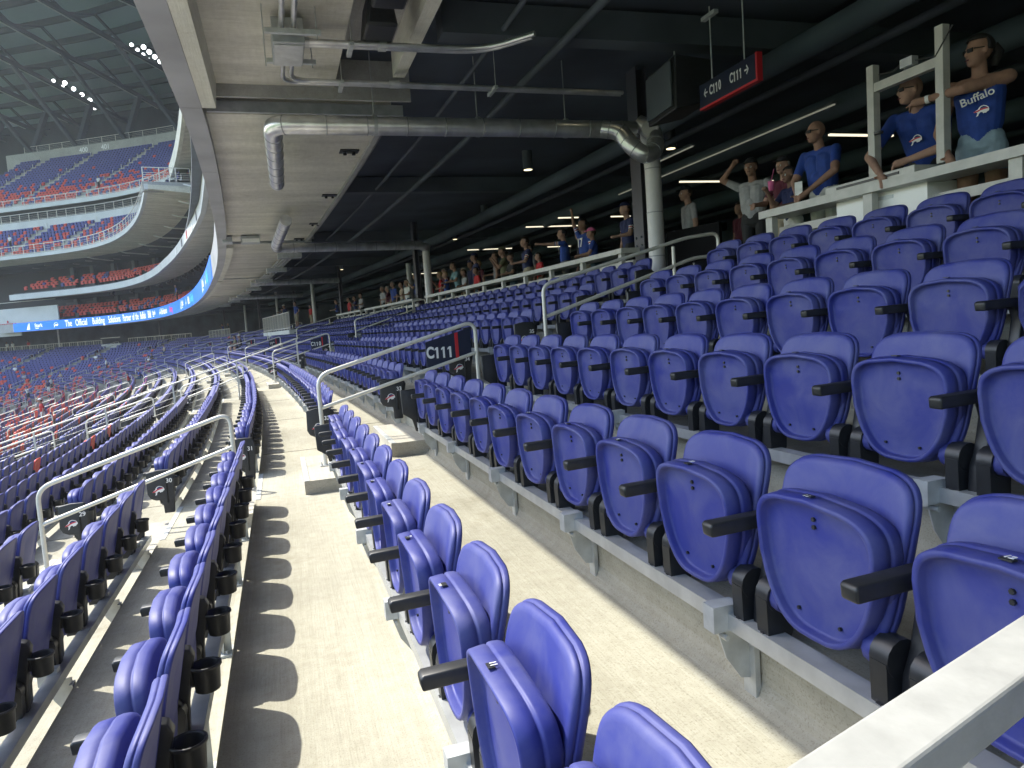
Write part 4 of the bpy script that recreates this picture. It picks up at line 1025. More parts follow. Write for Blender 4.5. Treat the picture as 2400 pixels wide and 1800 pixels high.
# hanging direction sign
sa, sb = Vector((5.0, 7.54, 3.80)), Vector((5.0, 6.50, 3.76)); 
root = empty('direction_sign', (5.0, 7.02, 3.78), 0, 'dark hanging sign with arrows to C110 and C111 and a red edge', 'sign')
mb = MB().use(M['navy']); mb.box((0, 0, .16), (.06, 1.04, .26)); bevel(mb.build('sign_panel', root), .004)
mb = MB().use(M['signred']); mb.box((0, -.0, .016), (.066, 1.05, .024)); mb.build('red_edge', root)
mb = MB().use(M['signred']); mb.box((0, -.535, .15), (.066, .028, .29)); mb.build('red_edge', root)
for y, tx_ in ((.26, '\u2190 C110'), (-.24, 'C111 \u2192')):
    sign_text('sign_lettering', tx_, .145, M['ink'], Vector((5.0 - .032, 7.02 + y, 3.78 + .17)), (0, -1, 0), (0, 0, 1), root, sx=.62, bold=.003)
for y in (-.3, .3):
    mb = MB().use(M['bracket']); mb.tube([(0, y, .29), (0, y, 1.1)], .008, 6); mb.box((0, y, 1.0), (.06, .26, .04)); mb.build('hanger_rod', root)
# columns
for i, (s_, o_) in enumerate(((9.75, 5.45), (24.1, 5.45), (39, 5.6), (54, 5.6), (69, 5.6), (83, 5.6), (98, 5.6))):
    root = empty('steel_column', P(s_, o_, 1.64), hd(s_), 'dark steel column at the concourse edge, %s from the camera' % ORD[i], 'column', 'steel columns along the concourse edge')
    mb = MB().use(M['steelcol']); mb.box((0, 0, 1.7), (.016, .30, 3.4)); mb.box((-.15, 0, 1.7), (.016, .30, 3.4)); mb.box((-.075, 0, 1.7), (.14, .016, 3.4)); mb.box((-.075, .0, .4), (.20, .34, .02))
    mb.build('column_shaft', root)
    if i < 2:
        mb = MB().use(M['dark2'])
        for z in (.35, .47, .59, .71, .83, .95):
            for y in (-.08, .08): mb.tube([(-.158, y, z), (-.175, y, z)], .018, 8)
        mb.build('bolt', root)['kind'] = 'stuff'
for i, (s_, o_, zt) in enumerate(((22.2, 5.2, 3.95), (31.0, 7.0, 4.3), (46.0, 5.3, 5.2), (60, 5.3, 5.2), (74, 5.3, 5.2), (113.3, 5.5, 4.5))):
    mb = MB().use(M['insul']); mb.tube([P(s_, o_, 1.65), P(s_, o_, zt)], .12 if i < 3 else .10, 14)
    mb.build('white_pipe_column', label='pale round pipe column at the concourse edge, %s beyond the big riser' % ORD[i], cat='pipe column', group='pale pipe columns along the concourse')

# ------------------------------------------------------------------ drink counters
def counter(y0, y1, label, o0=4.98, s_based=False):
    root = empty('drink_counter', P(y0, 0, 0) if False else (0, 0, 0), 0, label, 'counter', 'long drink counters behind the top row')
    sweep('counter_top', [(o0, 2.37), (o0 + .33, 2.37), (o0 + .33, 2.445), (o0, 2.445)], y0, y1, M['white_rail'], 1.5, parent=root)
    sweep('apron', [(o0 + .22, 2.19), (o0 + .27, 2.19), (o0 + .27, 2.27), (o0 + .22, 2.27)], y0 + .05, y1 - .05, M['white_rail'], 1.5, parent=root)
    n = int((y1 - y0) / 1.32)
    for i in range(n + 1):
        s_ = y0 + .12 + (y1 - y0 - .24) * i / max(1, n)
        mb = MB().use(M['white_rail']); p = P(s_, o0 + .07, 2.0); mb.box(p, (.07, .10, .75), hd(s_)); mb.build('leg', root)
    return root
counter(-3.0, 6.56, 'cream drink counter nearest the camera, behind the top row')
counter(9.75, 22.0, 'cream drink counter past the nearest aisle, crowd behind it')
counter(23.6, 31.5, 'cream drink counter past the second aisle'); counter(32.3, 38.0, 'cream drink counter farthest along the row')
root = empty('condiment_stand', (5.30, 5.0, 1.64), 0, 'white cupboard with raised top set into the near counter', 'cupboard')
mb = MB().use(M['white']); mb.box((0, .1, .38), (.34, 1.0, .72)); mb.build('cupboard', root)
mb = MB().use(M['white_rail']); mb.box((-.06, .12, .84), (.44, 1.0, .065)); bevel(mb.build('raised_top', root), .006)
mb = MB().use(M['black']); mb.box((-.284, .12, .84), (.006, .7, .022)); mb.build('slot', root)
mb = MB().use(M['bracket']); mb.box((-.172, .02, .68), (.01, .16, .03)); mb.build('latch', root)
root = empty('gate_frame', (5.22, 4.75, 1.64), 0, 'pale steel post frame with cross bar standing on the counter', 'frame')
for nm, y, z1 in (('post', .47, 1.86), ('post', -.23, 1.93)):
    mb = MB().use(M['white_rail']); mb.box((0, y, .86 + (z1 - .86) / 2), (.075, .075, z1 - .86)); bevel(mb.build(nm, root), .004)
mb = MB().use(M['white_rail']); mb.box((0, .12, 1.66), (.06, .63, .075)); mb.build('cross_bar', root)
mb = MB().use(M['galv_mat']); mb.box((-.05, .04, 1.74), (.07, .12, .07)); mb.build('sensor_box', root)
mb = MB().use(M['black']); mb.tube([(-.04, .36, 1.75), (-.05, .2, 1.72), (-.05, .1, 1.76), (-.04, -.2, 1.70), (-.04, -.36, 1.88)], .006, 6); mb.build('cable', root)
mb = MB().use(M['black']); mb.tube([(-.040, .38, 1.25), (-.042, .38, 1.27)], .052, 4); mb.build('strap', root)

# white handrail at the bottom right corner with wires
root = empty('corner_handrail', (0, 0, 0), 0, 'broad white flat handrail with thin wires close to the camera', 'handrail')
pa, pb = Vector((.40, .62, .74)), Vector((1.62, .90, 1.235))
dr = Vector((.963, .27, 0)); nn = Vector((.27, -.963, 0)); c0 = Vector((.36, .47, 1.08)) + nn * .031
M['corner_rail'] = mat('pale grey painted steel with scuffs', (0.40, 0.40, 0.38), 0.42, noise=0.16, scale=16, bump=.05, bscale=60)
mb = MB().use(M['corner_rail']); mb.beam(c0 - dr * .30, c0 + dr * .95, .062, .042); bevel(mb.build('top_bar', root), .005, 3)
for k in range(4):
    mb = MB().use(M['galv_mat']); d = Vector((0, 0, -.12 - .1 * k)); mb.tube([c0 - dr * .2 + d, c0 + dr * .9 + d], .0025, 6); mb.build('wire', root)
mb = MB().use(M['white_rail']); q = c0 + dr * .95; mb.box((q.x, q.y, .55), (.05, .05, 1.08)); mb.build('post', root)
HAZE = 0.0005
# ------------------------------------------------------------------ people
def pm(name, c, rough=.8): return mat(name, c, rough, noise=.2, scale=14)
CL = {}
for n_, c_ in dict(royal=(.012, .045, .24), navy=(.008, .014, .07), grey=(.14, .14, .15), lgrey=(.30, .30, .31), black=(.012, .012, .014), white=(.62, .62, .60), red=(.42, .015, .02),
                   maroon=(.09, .01, .025), khaki=(.32, .27, .19), denim=(.06, .11, .17), ldenim=(.22, .30, .36), olive=(.10, .10, .05), teal=(.12, .22, .24), pink=(.60, .12, .28), tan=(.35, .28, .2), orange=(.6, .12, .02),
                   skin1=(.34, .20, .145), skin2=(.26, .145, .10), skin3=(.17, .095, .065), hairbrown=(.03, .018, .01), hairdark=(.010, .008, .007), hairgrey=(.25, .24, .22), hairblond=(.28, .19, .08)).items():
    CL[n_] = pm(n_ + ' cloth or skin', c_)
PEOPLE = []
def person(label, loc, yaw, H=1.75, shirt='royal', pants='khaki', plen='shorts', sleeve='short', skin='skin1', hair='hairbrown', hat=None, aL='down', aR='down', lean=.04, seated=False,
           near=False, head_yaw=0.0, head_tilt=0.0, wL=None, wR=None, shades=False, stripe=False, wide=1.0, longhair=False, group=None, num=None, belly=1.0):
    k = H / 1.75; caps = []
    loc = Vector(loc); rot = Matrix.Rotation(yaw, 3, 'Z'); inv = rot.inverted()
    piv = Vector((0, 0, .95 * k))
    if seated: piv = Vector((0, 0, .50 * k))
    LR = Matrix.Rotation(lean, 3, 'Y')
    def up(v):   # upper-body point, given for a standing figure, after the lean
        v = Vector(v) * k - Vector((0, 0, .95 * k)); v = LR @ v; return v + piv
    def cap(a, b, ra, rb, lab): caps.append((Vector(a), Vector(b), ra, rb, lab))
    cap(up((0, -.05 * wide, .97)), up((0, .05 * wide, .97)), .115 * k * wide, .115 * k * wide, 'hip')
    cap(up((.0, 0, 1.0)), up((.01 * belly, 0, 1.14)), .118 * k * wide, .118 * k * wide * belly, 'torso')
    for y in (-.055, .055): cap(up((.01, y * wide, 1.10)), up((0, y * 1.25 * wide, 1.33)), .10 * k * wide, .105 * k * wide, 'torso')
    cap(up((0, -.12 * wide, 1.40)), up((0, .12 * wide, 1.40)), .068 * k, .068 * k, 'torso')
    cap(up((-.01, 0, 1.42)), up((.012, 0, 1.56)), .058 * k, .052 * k, 'neck')
    HY = Matrix.Rotation(head_yaw, 3, 'Z') @ Matrix.Rotation(head_tilt, 3, 'Y')
    hc = up((.03, 0, 1.645))
    def hp(v): return hc + HY @ (Vector(v) * k)
    sh = {}
    for sd, nm, wv, ps in ((1, 'L', wL, aL), (-1, 'R', wR, aR)):
        S = up((0, .185 * wide * sd, 1.415)); sh[nm] = S
        if wv: E_, W_ = [inv @ (Vector(q) - loc) for q in wv]
        else:
            A = {'down': ((-.02, .05, -.28), (.07, .02, -.24)), 'counter': ((.10, .08, -.24), (.24, -.06, -.03)), 'phone': ((.16, .03, -.20), (.14, -.06, .20)), 'point': ((.27, .02, .0), (.26, .0, .02)),
                 'hip': ((-.06, .16, -.22), (.06, -.14, -.12)), 'head': ((.12, .17, .12), (-.02, -.14, .16)), 'lap': ((.08, .05, -.26), (.22, -.08, .02)), 'fold': ((.08, .08, -.25), (.12, -.22, .06)), 'up': ((.05, .10, .26), (.02, .02, .25))}[ps]
            E_ = S + Vector((A[0][0], A[0][1] * sd, A[0][2])) * k; W_ = E_ + Vector((A[1][0], A[1][1] * sd, A[1][2])) * k
        cap(S, E_, .056 * k * (1 + (wide - 1) * .5), .043 * k, 'upper'); cap(E_, W_, .041 * k, .027 * k, 'fore')
        d = (W_ - E_).normalized(); side = d.cross(Vector((0, 0, 1))); side = side.normalized() if side.length > .01 else Vector((0, 1, 0))
        H_ = W_ + d * .075 * k; cap(W_, H_, .030 * k, .034 * k, 'hand')
        if near:
            pt = ps == 'point' or wv is not None and nm == 'L' and label.startswith('woman')
            dn = side.cross(d)
            for f in range(4):
                b = H_ + side * (.027 - .018 * f) * k; L = (.078, .086, .08, .064)[f] * k
                curl = .15 if (pt and f == 0) else .9
                m1 = b + (d * math.cos(curl * .5) - dn * math.sin(curl * .5) * -1 * -1) * L * .5 if not pt or f else b + d * L * .55
                e1 = m1 + (d * math.cos(curl * 1.6) + Vector((0, 0, -1)) * math.sin(curl * 1.6)) * L * .5
                cap(b, m1, .0105 * k, .0095 * k, 'hand'); cap(m1, e1, .0095 * k, .008 * k, 'hand')
            b = W_ + d * .03 * k + side * .028 * k; cap(b, b + (d * .6 + side * .6 + Vector((0, 0, .2))) * .06 * k, .013 * k, .010 * k, 'hand')
    for sd in (1, -1):
        hp_ = piv + Vector((0, .088 * wide * sd, -.03)) * k
        if seated: kn = hp_ + Vector((.42, .03 * sd, .0)) * k; an = kn + Vector((.02, 0, -.42)) * k
        else: kn = Vector((.012, .10 * sd, .50)) * k; an = Vector((-.02, .105 * sd, .085)) * k
        cap(hp_, kn, .092 * k * (1 + (wide - 1) * .6), .06 * k, 'thigh'); cap(kn, an, .056 * k, .04 * k, 'shin'); cap(an, an + Vector((.14, .012 * sd, -.042)) * k, .042 * k, .036 * k, 'foot')
    mb = MB(); mb.use(CL[skin])
    def sphere_cap(a, b, ra, rb, n=12):
        d = b - a; L = d.length
        if L < 1e-5: d = Vector((0, 0, 1))
        d = d.normalized(); pts = []; rr = []
        for q in (-90, -60, -30, 0): t = R(q); pts.append(a + d * ra * math.sin(t)); rr.append(max(1e-4, ra * math.cos(t)))
        for q in (0, 30, 60, 90): t = R(q); pts.append(b + d * rb * math.sin(t)); rr.append(max(1e-4, rb * math.cos(t)))
        if L < 1e-5: pts.pop(4); rr.pop(4)
        mb.tube(pts, rr, n, cap=False)
    for a, b, ra, rb, lab in caps: sphere_cap(a, b, ra, rb, 12 if near or 'hand' not in lab else 8)
    # head: skull, face plane, jaw, nose, brow, ears
    def ell(c, r3, nn=16, M3=HY):
        V = []; F = []
        for i in range(nn // 2 + 1):
            t = math.pi * i / (nn // 2)
            for j in range(nn):
                a = 2 * math.pi * j / nn; V.append(c + M3 @ (Vector((r3[0] * math.sin(t) * math.cos(a), r3[1] * math.sin(t) * math.sin(a), r3[2] * math.cos(t))) * k))
        for i in range(nn // 2):
            for j in range(nn): F.append((i * nn + j, i * nn + (j + 1) % nn, (i + 1) * nn + (j + 1) % nn, (i + 1) * nn + j))
        mb.add(V, F, True)
    ell(hp((-.012, 0, .018)), (.096, .078, .098)); ell(hp((.022, 0, -.035)), (.068, .062, .088)); ell(hp((.052, 0, -.088)), (.036, .036, .030))
    ell(hp((.092, 0, -.028)), (.022, .014, .026), 8); ell(hp((.076, 0, .012)), (.022, .052, .012), 8); ell(hp((.078, 0, -.066)), (.018, .026, .012), 8)
    for sd in (1, -1): ell(hp((-.005, .078 * sd, -.01)), (.020, .012, .032), 8)
    me = mb.mesh('person_body', fix=False)
    o = bpy.data.objects.new('person', me)
    PEOPLE.append(dict(o=o, caps=caps, loc=loc, yaw=yaw, k=k, label=label, near=near, shirt=shirt, pants=pants, plen=plen, sleeve=sleeve, skin=skin, hair=hair, hat=hat, hc=hc, HY=HY, shades=shades, stripe=stripe,
                       longhair=longhair, group=group, num=num, up=up, rot=rot))
def build_people():
    for p in PEOPLE:
        o = p['o']; COL.objects.link(o)
        m = o.modifiers.new('r', 'REMESH'); m.mode = 'VOXEL'; m.voxel_size = (.0085 if p['near'] else .02) * p['k']; m.use_smooth_shade = True
        s = o.modifiers.new('s', 'SMOOTH'); s.factor = .5; s.iterations = 2 if p['near'] else 3
    dg = bpy.context.evaluated_depsgraph_get()
    new = [bpy.data.meshes.new_from_object(p['o'].evaluated_get(dg)) for p in PEOPLE]
    for p, me in zip(PEOPLE, new):
        o = p['o']; o.modifiers.clear(); o.data = me; me.materials.clear()
        names = ['skin', 'shirt', 'pants', 'shoe', 'stripe', 'stripe2']
        for mm in (CL[p['skin']], CL[p['shirt']], CL[p['pants']], CL['white' if p['near'] else 'black'], CL['white'], CL['red']): me.materials.append(mm)
        n = len(me.polygons); C_ = np.empty(n * 3); me.polygons.foreach_get('center', C_); C_ = C_.reshape(-1, 3)
        best = np.full(n, 1e9); lab = np.zeros(n, int); par = np.zeros(n)
        labs = ['hip', 'torso', 'neck', 'upper', 'fore', 'hand', 'thigh', 'shin', 'foot']
        for a, b, ra, rb, l in p['caps']:
            a = np.array(a); b = np.array(b); d = b - a; t = np.clip(((C_ - a) @ d) / max(1e-9, d @ d), 0, 1)
            dist = np.linalg.norm(C_ - (a + t[:, None] * d), axis=1) - (ra + t * (rb - ra)); u = dist < best
            best[u] = dist[u]; lab[u] = labs.index(l); par[u] = t[u]
        k = p['k']; hc = np.array(p['hc']); hz = (C_ - hc)
        mi = np.zeros(n, int)
        mi[(lab == 0)] = 2; mi[lab == 1] = 1
        sl = {'short': .72, 'none': -1, 'long': 9}[p['sleeve']]
        mi[(lab == 3) & (par < sl)] = 1
        if sl > 1: mi[lab == 4] = 1
        if p['stripe']:
            mi[(lab == 3) & (par > .44) & (par < .50)] = 4; mi[(lab == 3) & (par > .52) & (par < .58)] = 5; mi[(lab == 3) & (par > .60) & (par < .66)] = 4
        if p['sleeve'] == 'none': mi[(lab == 1) & (hz[:, 2] > -.27 * k) & (np.abs(hz[:, 1]) > .085 * k)] = 0; mi[(lab == 1) & (hz[:, 2] > -.245 * k)] = 0
        mi[lab == 6] = 2
        if p['plen'] == 'long': mi[lab == 7] = 2
        elif p['plen'] == 'mini': mi[(lab == 6) & (par > .45)] = 0
        else: mi[(lab == 6) & (par > .92)] = 0
        mi[lab == 8] = 3
        inhead = np.linalg.norm(hz, axis=1) < .13 * k
        mi[inhead & (hz[:, 2] > -.12 * k)] = 0
        me.polygons.foreach_set('material_index', mi.astype(np.int32)); me.polygons.foreach_set('use_smooth', np.ones(n, bool)); me.update()
        o.location = p['loc']; o.rotation_euler = (0, 0, p['yaw']); tag(o, p['label'], 'person', p['group'])
        hcv, HY = p['hc'], p['HY']
        def hp(v): return hcv + HY @ (Vector(v) * k)
        def hshell(name, keep, sc, m, lift=0.0):
            mb = MB().use(m); nn = 20; V = []; F = []; idx = {}
            for i in range(13):
                t = math.pi * i / 12
                for j in range(nn):
                    a = 2 * math.pi * j / nn; v = Vector((math.sin(t) * math.cos(a), math.sin(t) * math.sin(a), math.cos(t)))
                    idx[(i, j)] = len(V); wob = 1 + .015 * math.sin(7 * a + 3 * t)
                    V.append((hp((-.012 + .096 * sc * wob * v.x, .078 * sc * wob * v.y, .018 + lift + .098 * sc * v.z)), v))
            for i in range(12):
                for j in range(nn):
                    q = [idx[(i, j)], idx[(i, (j + 1) % nn)], idx[(i + 1, (j + 1) % nn)], idx[(i + 1, j)]]
                    if all(keep(V[x][1]) for x in q): F.append(tuple(q))
            mb.add([x[0] for x in V], F, True); ob = mb.build(name, o); s_ = ob.modifiers.new('t', 'SOLIDIFY'); s_.thickness = .006; s_.offset = 0; return ob
        if p['hair']: hshell('hair', lambda v: v.z > .30 or (v.x < .05 and v.z > -.45) or (v.x < -.45 and v.z > -.8), 1.07 if not p['longhair'] else 1.12, CL[p['hair']])
        if p['longhair']:
            mb = MB().use(CL[p['hair']]); a = hp((-.11, 0, .03)); b = hp((-.15, 0, -.02)); c = hp((-.13, 0, -.12)); mb.tube([a, b, c], [.045 * k, .05 * k, .02 * k], 10); mb.build('hair_tail', o)
        if p['hat']:
            hshell('cap', lambda v: v.z > .18, 1.13, CL[p['hat']])
            mb = MB().use(CL[p['hat']]); pts = [hp((.08 + .075 * math.cos(a), .072 * math.sin(a), .045)) for a in [R(q) for q in range(-90, 91, 20)]]
            V = pts + [q + Vector((0, 0, .006)) for q in pts]; nn = len(pts)
            mb.add(V, [tuple(range(nn)), tuple(range(2 * nn - 1, nn - 1, -1))] + [(i, (i + 1) % nn, (i + 1) % nn + nn, i + nn) for i in range(nn)]); mb.build('cap_brim', o)
        if p['near']:
            if p['shades']:
                mb = MB().use(CL['black'])
                for sd in (1, -1):
                    c = hp((.088, .030 * sd, -.002)); mb.box(c, (.010, .044, .030), mt=(HY @ Matrix.Rotation(.25 * sd, 3, 'Z')))
                    mb.beam(hp((.078, .058 * sd, .004)), hp((-.01, .083 * sd, .006)), .005, .007)
                mb.beam(hp((.096, -.012, .004)), hp((.096, .012, .004)), .004, .005); mb.build('sunglasses', o)
            else:
                for sd in (1, -1):
                    mb = MB().use(CL['white']); c = hp((.079, .030 * sd, -.006)); mb.tube([c - Vector((.002, 0, 0)), c + HY @ Vector((.006, 0, 0))], [.012, .008], 8)
                    mb.use(CL['black']); mb.tube([c + HY @ Vector((.006, 0, 0)), c + HY @ Vector((.008, 0, 0))], [.006, .005], 8); mb.build('eye', o)
            mb = MB().use(CL['maroon']); mb.box(hp((.0935, 0, -.068)), (.006, .040, .007), mt=HY); mb.build('mouth', o)
        if p['num']:
            up = p['up']
            for sx_, sg in ((.128, 1),):
                q = p['loc'] + p['rot'] @ up((sx_, 0, 1.28)); text('shirt_number', p['num'], .24 * k, CL['white'], q, p['rot'] @ Vector((0, 1, 0)), (0, 0, 1), o, .002, sx=.8, bold=.006)
                q = p['loc'] + p['rot'] @ up((-.125, 0, 1.28)); text('shirt_number', p['num'], .24 * k, CL['white'], q, p['rot'] @ Vector((0, -1, 0)), (0, 0, 1), o, .002, sx=.8, bold=.006)
PI = math.pi
FL = 1.645
person('woman in blue tank top and jean shorts pointing over the bald man', (5.50, 4.42, FL), PI + .50, 1.80, 'royal', 'ldenim', 'mini', 'none', 'skin2', 'hairdark', near=True, head_yaw=-.75, shades=True, longhair=True,
       wL=((5.27, 4.38, 3.04), (5.17, 4.64, 3.03)), wR=((5.40, 4.72, 2.78), (5.20, 4.46, 2.54)), lean=.06)
person('bald man in blue t-shirt leaning both arms on the counter', (5.78, 5.12, FL), PI + .25, 1.80, 'royal', 'black', 'long', 'short', 'skin1', None, near=True, head_yaw=-.55, shades=True, lean=.48, wide=1.15,
       wR=((5.22, 5.28, 2.72), (5.04, 4.98, 2.50)), wL=((5.35, 4.62, 2.66), (5.20, 4.86, 2.60)))
person('bald man in royal polo and wraparound sunglasses holding a phone', (5.56, 6.22, FL), PI + .15, 1.66, 'royal', 'white', 'shorts', 'short', 'skin2', None, near=True, head_yaw=-.35, shades=True, lean=.14, wide=1.1,
       wL=((5.36, 5.86, 2.74), (5.18, 6.05, 2.56)), wR=((5.34, 6.42, 2.72), (5.18, 6.2, 2.56)))
person('girl in white and navy raglan shirt drinking', (5.42, 6.55, FL), PI - .1, 1.27, 'navy', 'white', 'shorts', 'short', 'skin3', 'hairdark', near=True, aR='phone', aL='counter', longhair=True)
person('older man in maroon and navy jersey with dark cap', (5.72, 7.02, FL), PI + .2, 1.48, 'maroon', 'khaki', 'shorts', 'short', 'skin1', 'hairgrey', hat='black', near=True, aR='counter', aL='counter')
person('man in grey polo and lanyard shading his eyes with one hand', (6.0, 7.98, FL), PI + .45, 1.68, 'lgrey', 'black', 'long', 'short', 'skin2', 'hairdark', hat='black', near=True, aR='head', aL='down', wide=1.12, head_yaw=.1)
person('person in light grey t-shirt and cap behind the black board', (6.0, 9.5, FL), PI - .2, 1.64, 'lgrey', 'black', 'long', 'short', 'skin1', 'hairbrown', hat='black', near=True, aR='down', aL='down')
person('young fan in dark top half hidden behind the steel post', (6.3, 5.7, FL), PI, 1.42, 'navy', 'denim', 'long', 'short', 'skin3', 'hairdark')
person('dim figure in dark red shirt deep in the shade behind the handrail', (7.2, 9.9, FL), PI, 1.45, 'maroon', 'black', 'long', 'short', 'skin1', 'hairbrown')
G2 = 'spectators standing behind the far counter'
crowd = [(10.62, 5.62, 1.62, 'navy', 'black', 'teenager in navy jersey with striped sleeves beside the column', dict(stripe=True, hair='hairbrown', hat='navy', aL='counter')),
         (11.6, 5.48, 1.36, 'royal', 'denim', 'child with pink headscarf leaning on the counter', dict(hat='pink', hair='hairbrown', aL='counter', aR='counter')),
         (12.15, 5.60, 1.60, 'royal', 'khaki', 'woman in jersey 17 waving one arm in the air', dict(stripe=True, num='17', hair='hairdark', aR='up', longhair=True)),
         (12.95, 5.55, 1.55, 'royal', 'grey', 'smiling fan in royal jersey 17 with white trim', dict(stripe=True, num='17', hair='hairdark', aL='point')),
         (14.0, 5.45, 1.20, 'red', 'grey', 'small boy in red shirt against the counter', dict(hair='hairbrown')),
         (14.9, 5.55, 1.64, 'navy', 'khaki', 'broad man in navy jersey with short brown hair looking down', dict(stripe=True, hair='hairbrown', wide=1.15, aL='counter')),
         (15.6, 5.45, 1.38, 'black', 'denim', 'boy in dark shirt and cap resting arms on the counter', dict(hat='black', hair='hairbrown', aL='counter', aR='counter')),
         (16.5, 5.6, 1.62, 'olive', 'black', 'man in olive shirt raising a phone to take a picture', dict(hat='olive', hair='hairbrown', aL='phone', aR='phone')),
         (17.3, 5.7, 1.58, 'grey', 'black', 'woman in grey vest holding a red cup near the counter', dict(hair='hairbrown', aR='counter', sleeve='none')),
         (18.5, 5.55, 1.70, 'navy', 'black', 'man in navy jersey and dark cap standing upright in profile', dict(stripe=True, hat='navy', hair='hairdark')),
         (19.4, 5.5, 1.35, 'lgrey', 'khaki', 'boy in pale grey hooded top beside the tall navy man', dict(hair='hairbrown', aL='counter')),
         (20.3, 5.6, 1.66, 'teal', 'black', 'man in teal shirt stooping over the counter', dict(hair='hairbrown', lean=.2, aL='counter', aR='counter')),
         (21.2, 5.5, 1.45, 'royal', 'denim', 'fan in royal shirt with reddish scarf, by the far counter end', dict(hair='hairblond', aL='counter')),
         (22.1, 5.6, 1.52, 'red', 'denim', 'woman in red top next to the second pipe column', dict(hair='hairblond', aR='phone', longhair=True)),
         (23.0, 5.5, 1.3, 'red', 'white', 'child in bright red shirt at the end of the far counter', dict(hair='hairbrown'))]
for s_, o_, H_, sh_, pa_, lab_, kw in crowd:
    p_ = P(s_, o_, FL); kw = dict(kw); sk = ('skin1', 'skin2')[int(s_ * 7) % 2]
    person(lab_, (p_.x, p_.y, FL), PI + hd(s_) + rng.uniform(-.5, .2), H_, sh_, pa_, 'long', skin=sk, group=G2, **kw)
for s_, o_, H_, sh_, pa_, lab_, kw in ((16.0, 6.1, 1.6, 'grey', 'black', 'man in grey shirt one row behind the photographer in olive', dict(hair='hairdark')), (17.9, 6.2, 1.68, 'black', 'black', 'dark clothed man just behind the woman in grey vest', dict(hair='hairbrown')),
        (19.8, 6.1, 1.62, 'maroon', 'black', 'woman in maroon top behind the teal shirted man', dict(hair='hairblond')), (20.8, 6.2, 1.72, 'navy', 'black', 'man in navy top behind the reddish scarf fan', dict(hair='hairdark', hat='navy')),
        (13.5, 6.2, 1.6, 'black', 'black', 'dark clothed fan behind the small boy in red', dict(hair='hairdark')), (21.8, 6.3, 1.6, 'tan', 'khaki', 'person in tan top behind the woman in red', dict(hair='hairgrey')), (18.2, 5.45, 1.3, 'red', 'denim', 'small child in red squeezed beside the navy capped man', dict(hair='hairbrown')),
        (22.6, 5.9, 1.66, 'maroon', 'black', 'man in dark red shirt at the second pipe column', dict(hair='hairgrey'))):
    p_ = P(s_, o_, FL); person(lab_, (p_.x, p_.y, FL), PI + hd(s_) + rng.uniform(-.5, .2), H_, sh_, pa_, 'long', skin=('skin1', 'skin2')[int(s_ * 7) % 2], group=G2, **kw)
G3 = 'spectators standing farther along the concourse'
for s_, H_, sh_, lab_ in ((25.0, 1.75, 'royal', 'tall man in royal shirt behind the counter just past the pipe column'), (26.4, 1.62, 'white', 'fan in checked pale shirt raising an arm past the pipe column'), (27.2, 1.6, 'tan', 'man in tan shirt beside the checked fan'),
                          (28.5, 1.72, 'royal', 'man in royal jersey halfway along the third counter'), (29.4, 1.6, 'maroon', 'woman in maroon top behind the man in jersey'), (30.3, 1.66, 'lgrey', 'grey haired man in pale shirt near the third counter end'),
                          (34.6, 1.65, 'lgrey', 'grey haired man in a pale checked shirt past the third aisle'), (36.0, 1.6, 'navy', 'woman in dark top beside the pale checked man'), (37.4, 1.6, 'red', 'figure in red shirt near the farthest counter'), (40.6, 1.68, 'royal', 'stout man in royal shirt at the farthest counter end'),
                          (63.0, 1.75, 'royal', 'distant man in royal shirt under the dark ceiling'), (84, 1.7, 'royal', 'tiny man in blue on the farther platform'), (82, 1.7, 'black', 'tiny dark figure on the farther platform')):
    p_ = P(s_, 5.6, FL); person(lab_, (p_.x, p_.y, FL), PI + hd(s_) + rng.uniform(-.4, .3), H_, sh_, rng.choice(['khaki', 'denim', 'black']), rng.choice(['long', 'shorts']), hair=rng.choice(['hairbrown', 'hairdark', 'hairgrey']), aL=rng.choice(['counter', 'down', 'phone']), group=G3)
for s_, o_, H_, sh_, lab_, a_ in ((53.0, 4.5, 1.62, 'white', 'thin person on the platform stretching one arm out', 'point'), (51.0, 4.3, 1.78, 'navy', 'man in navy jersey standing on the nearer platform, hands on hips', 'hip'), (48.4, 4.6, 1.82, 'royal', 'big man in royal shirt at the near end of the platform', 'hip'), (46.6, 5.2, 1.5, 'red', 'figure in red behind the nearer platform', 'down')):
    p_ = P(s_, o_, 1.86); person(lab_, (p_.x, p_.y, 1.86), PI + hd(s_) + .3, H_, sh_, 'khaki', 'shorts', aL=a_, aR=a_ if a_ == 'hip' else 'down', hat='white' if sh_ == 'navy' else None, group=G3)
def tread(o): k = int(math.floor((o + .35) / PITCH)); return tz(k)
G4 = 'spectators among the lower seats'
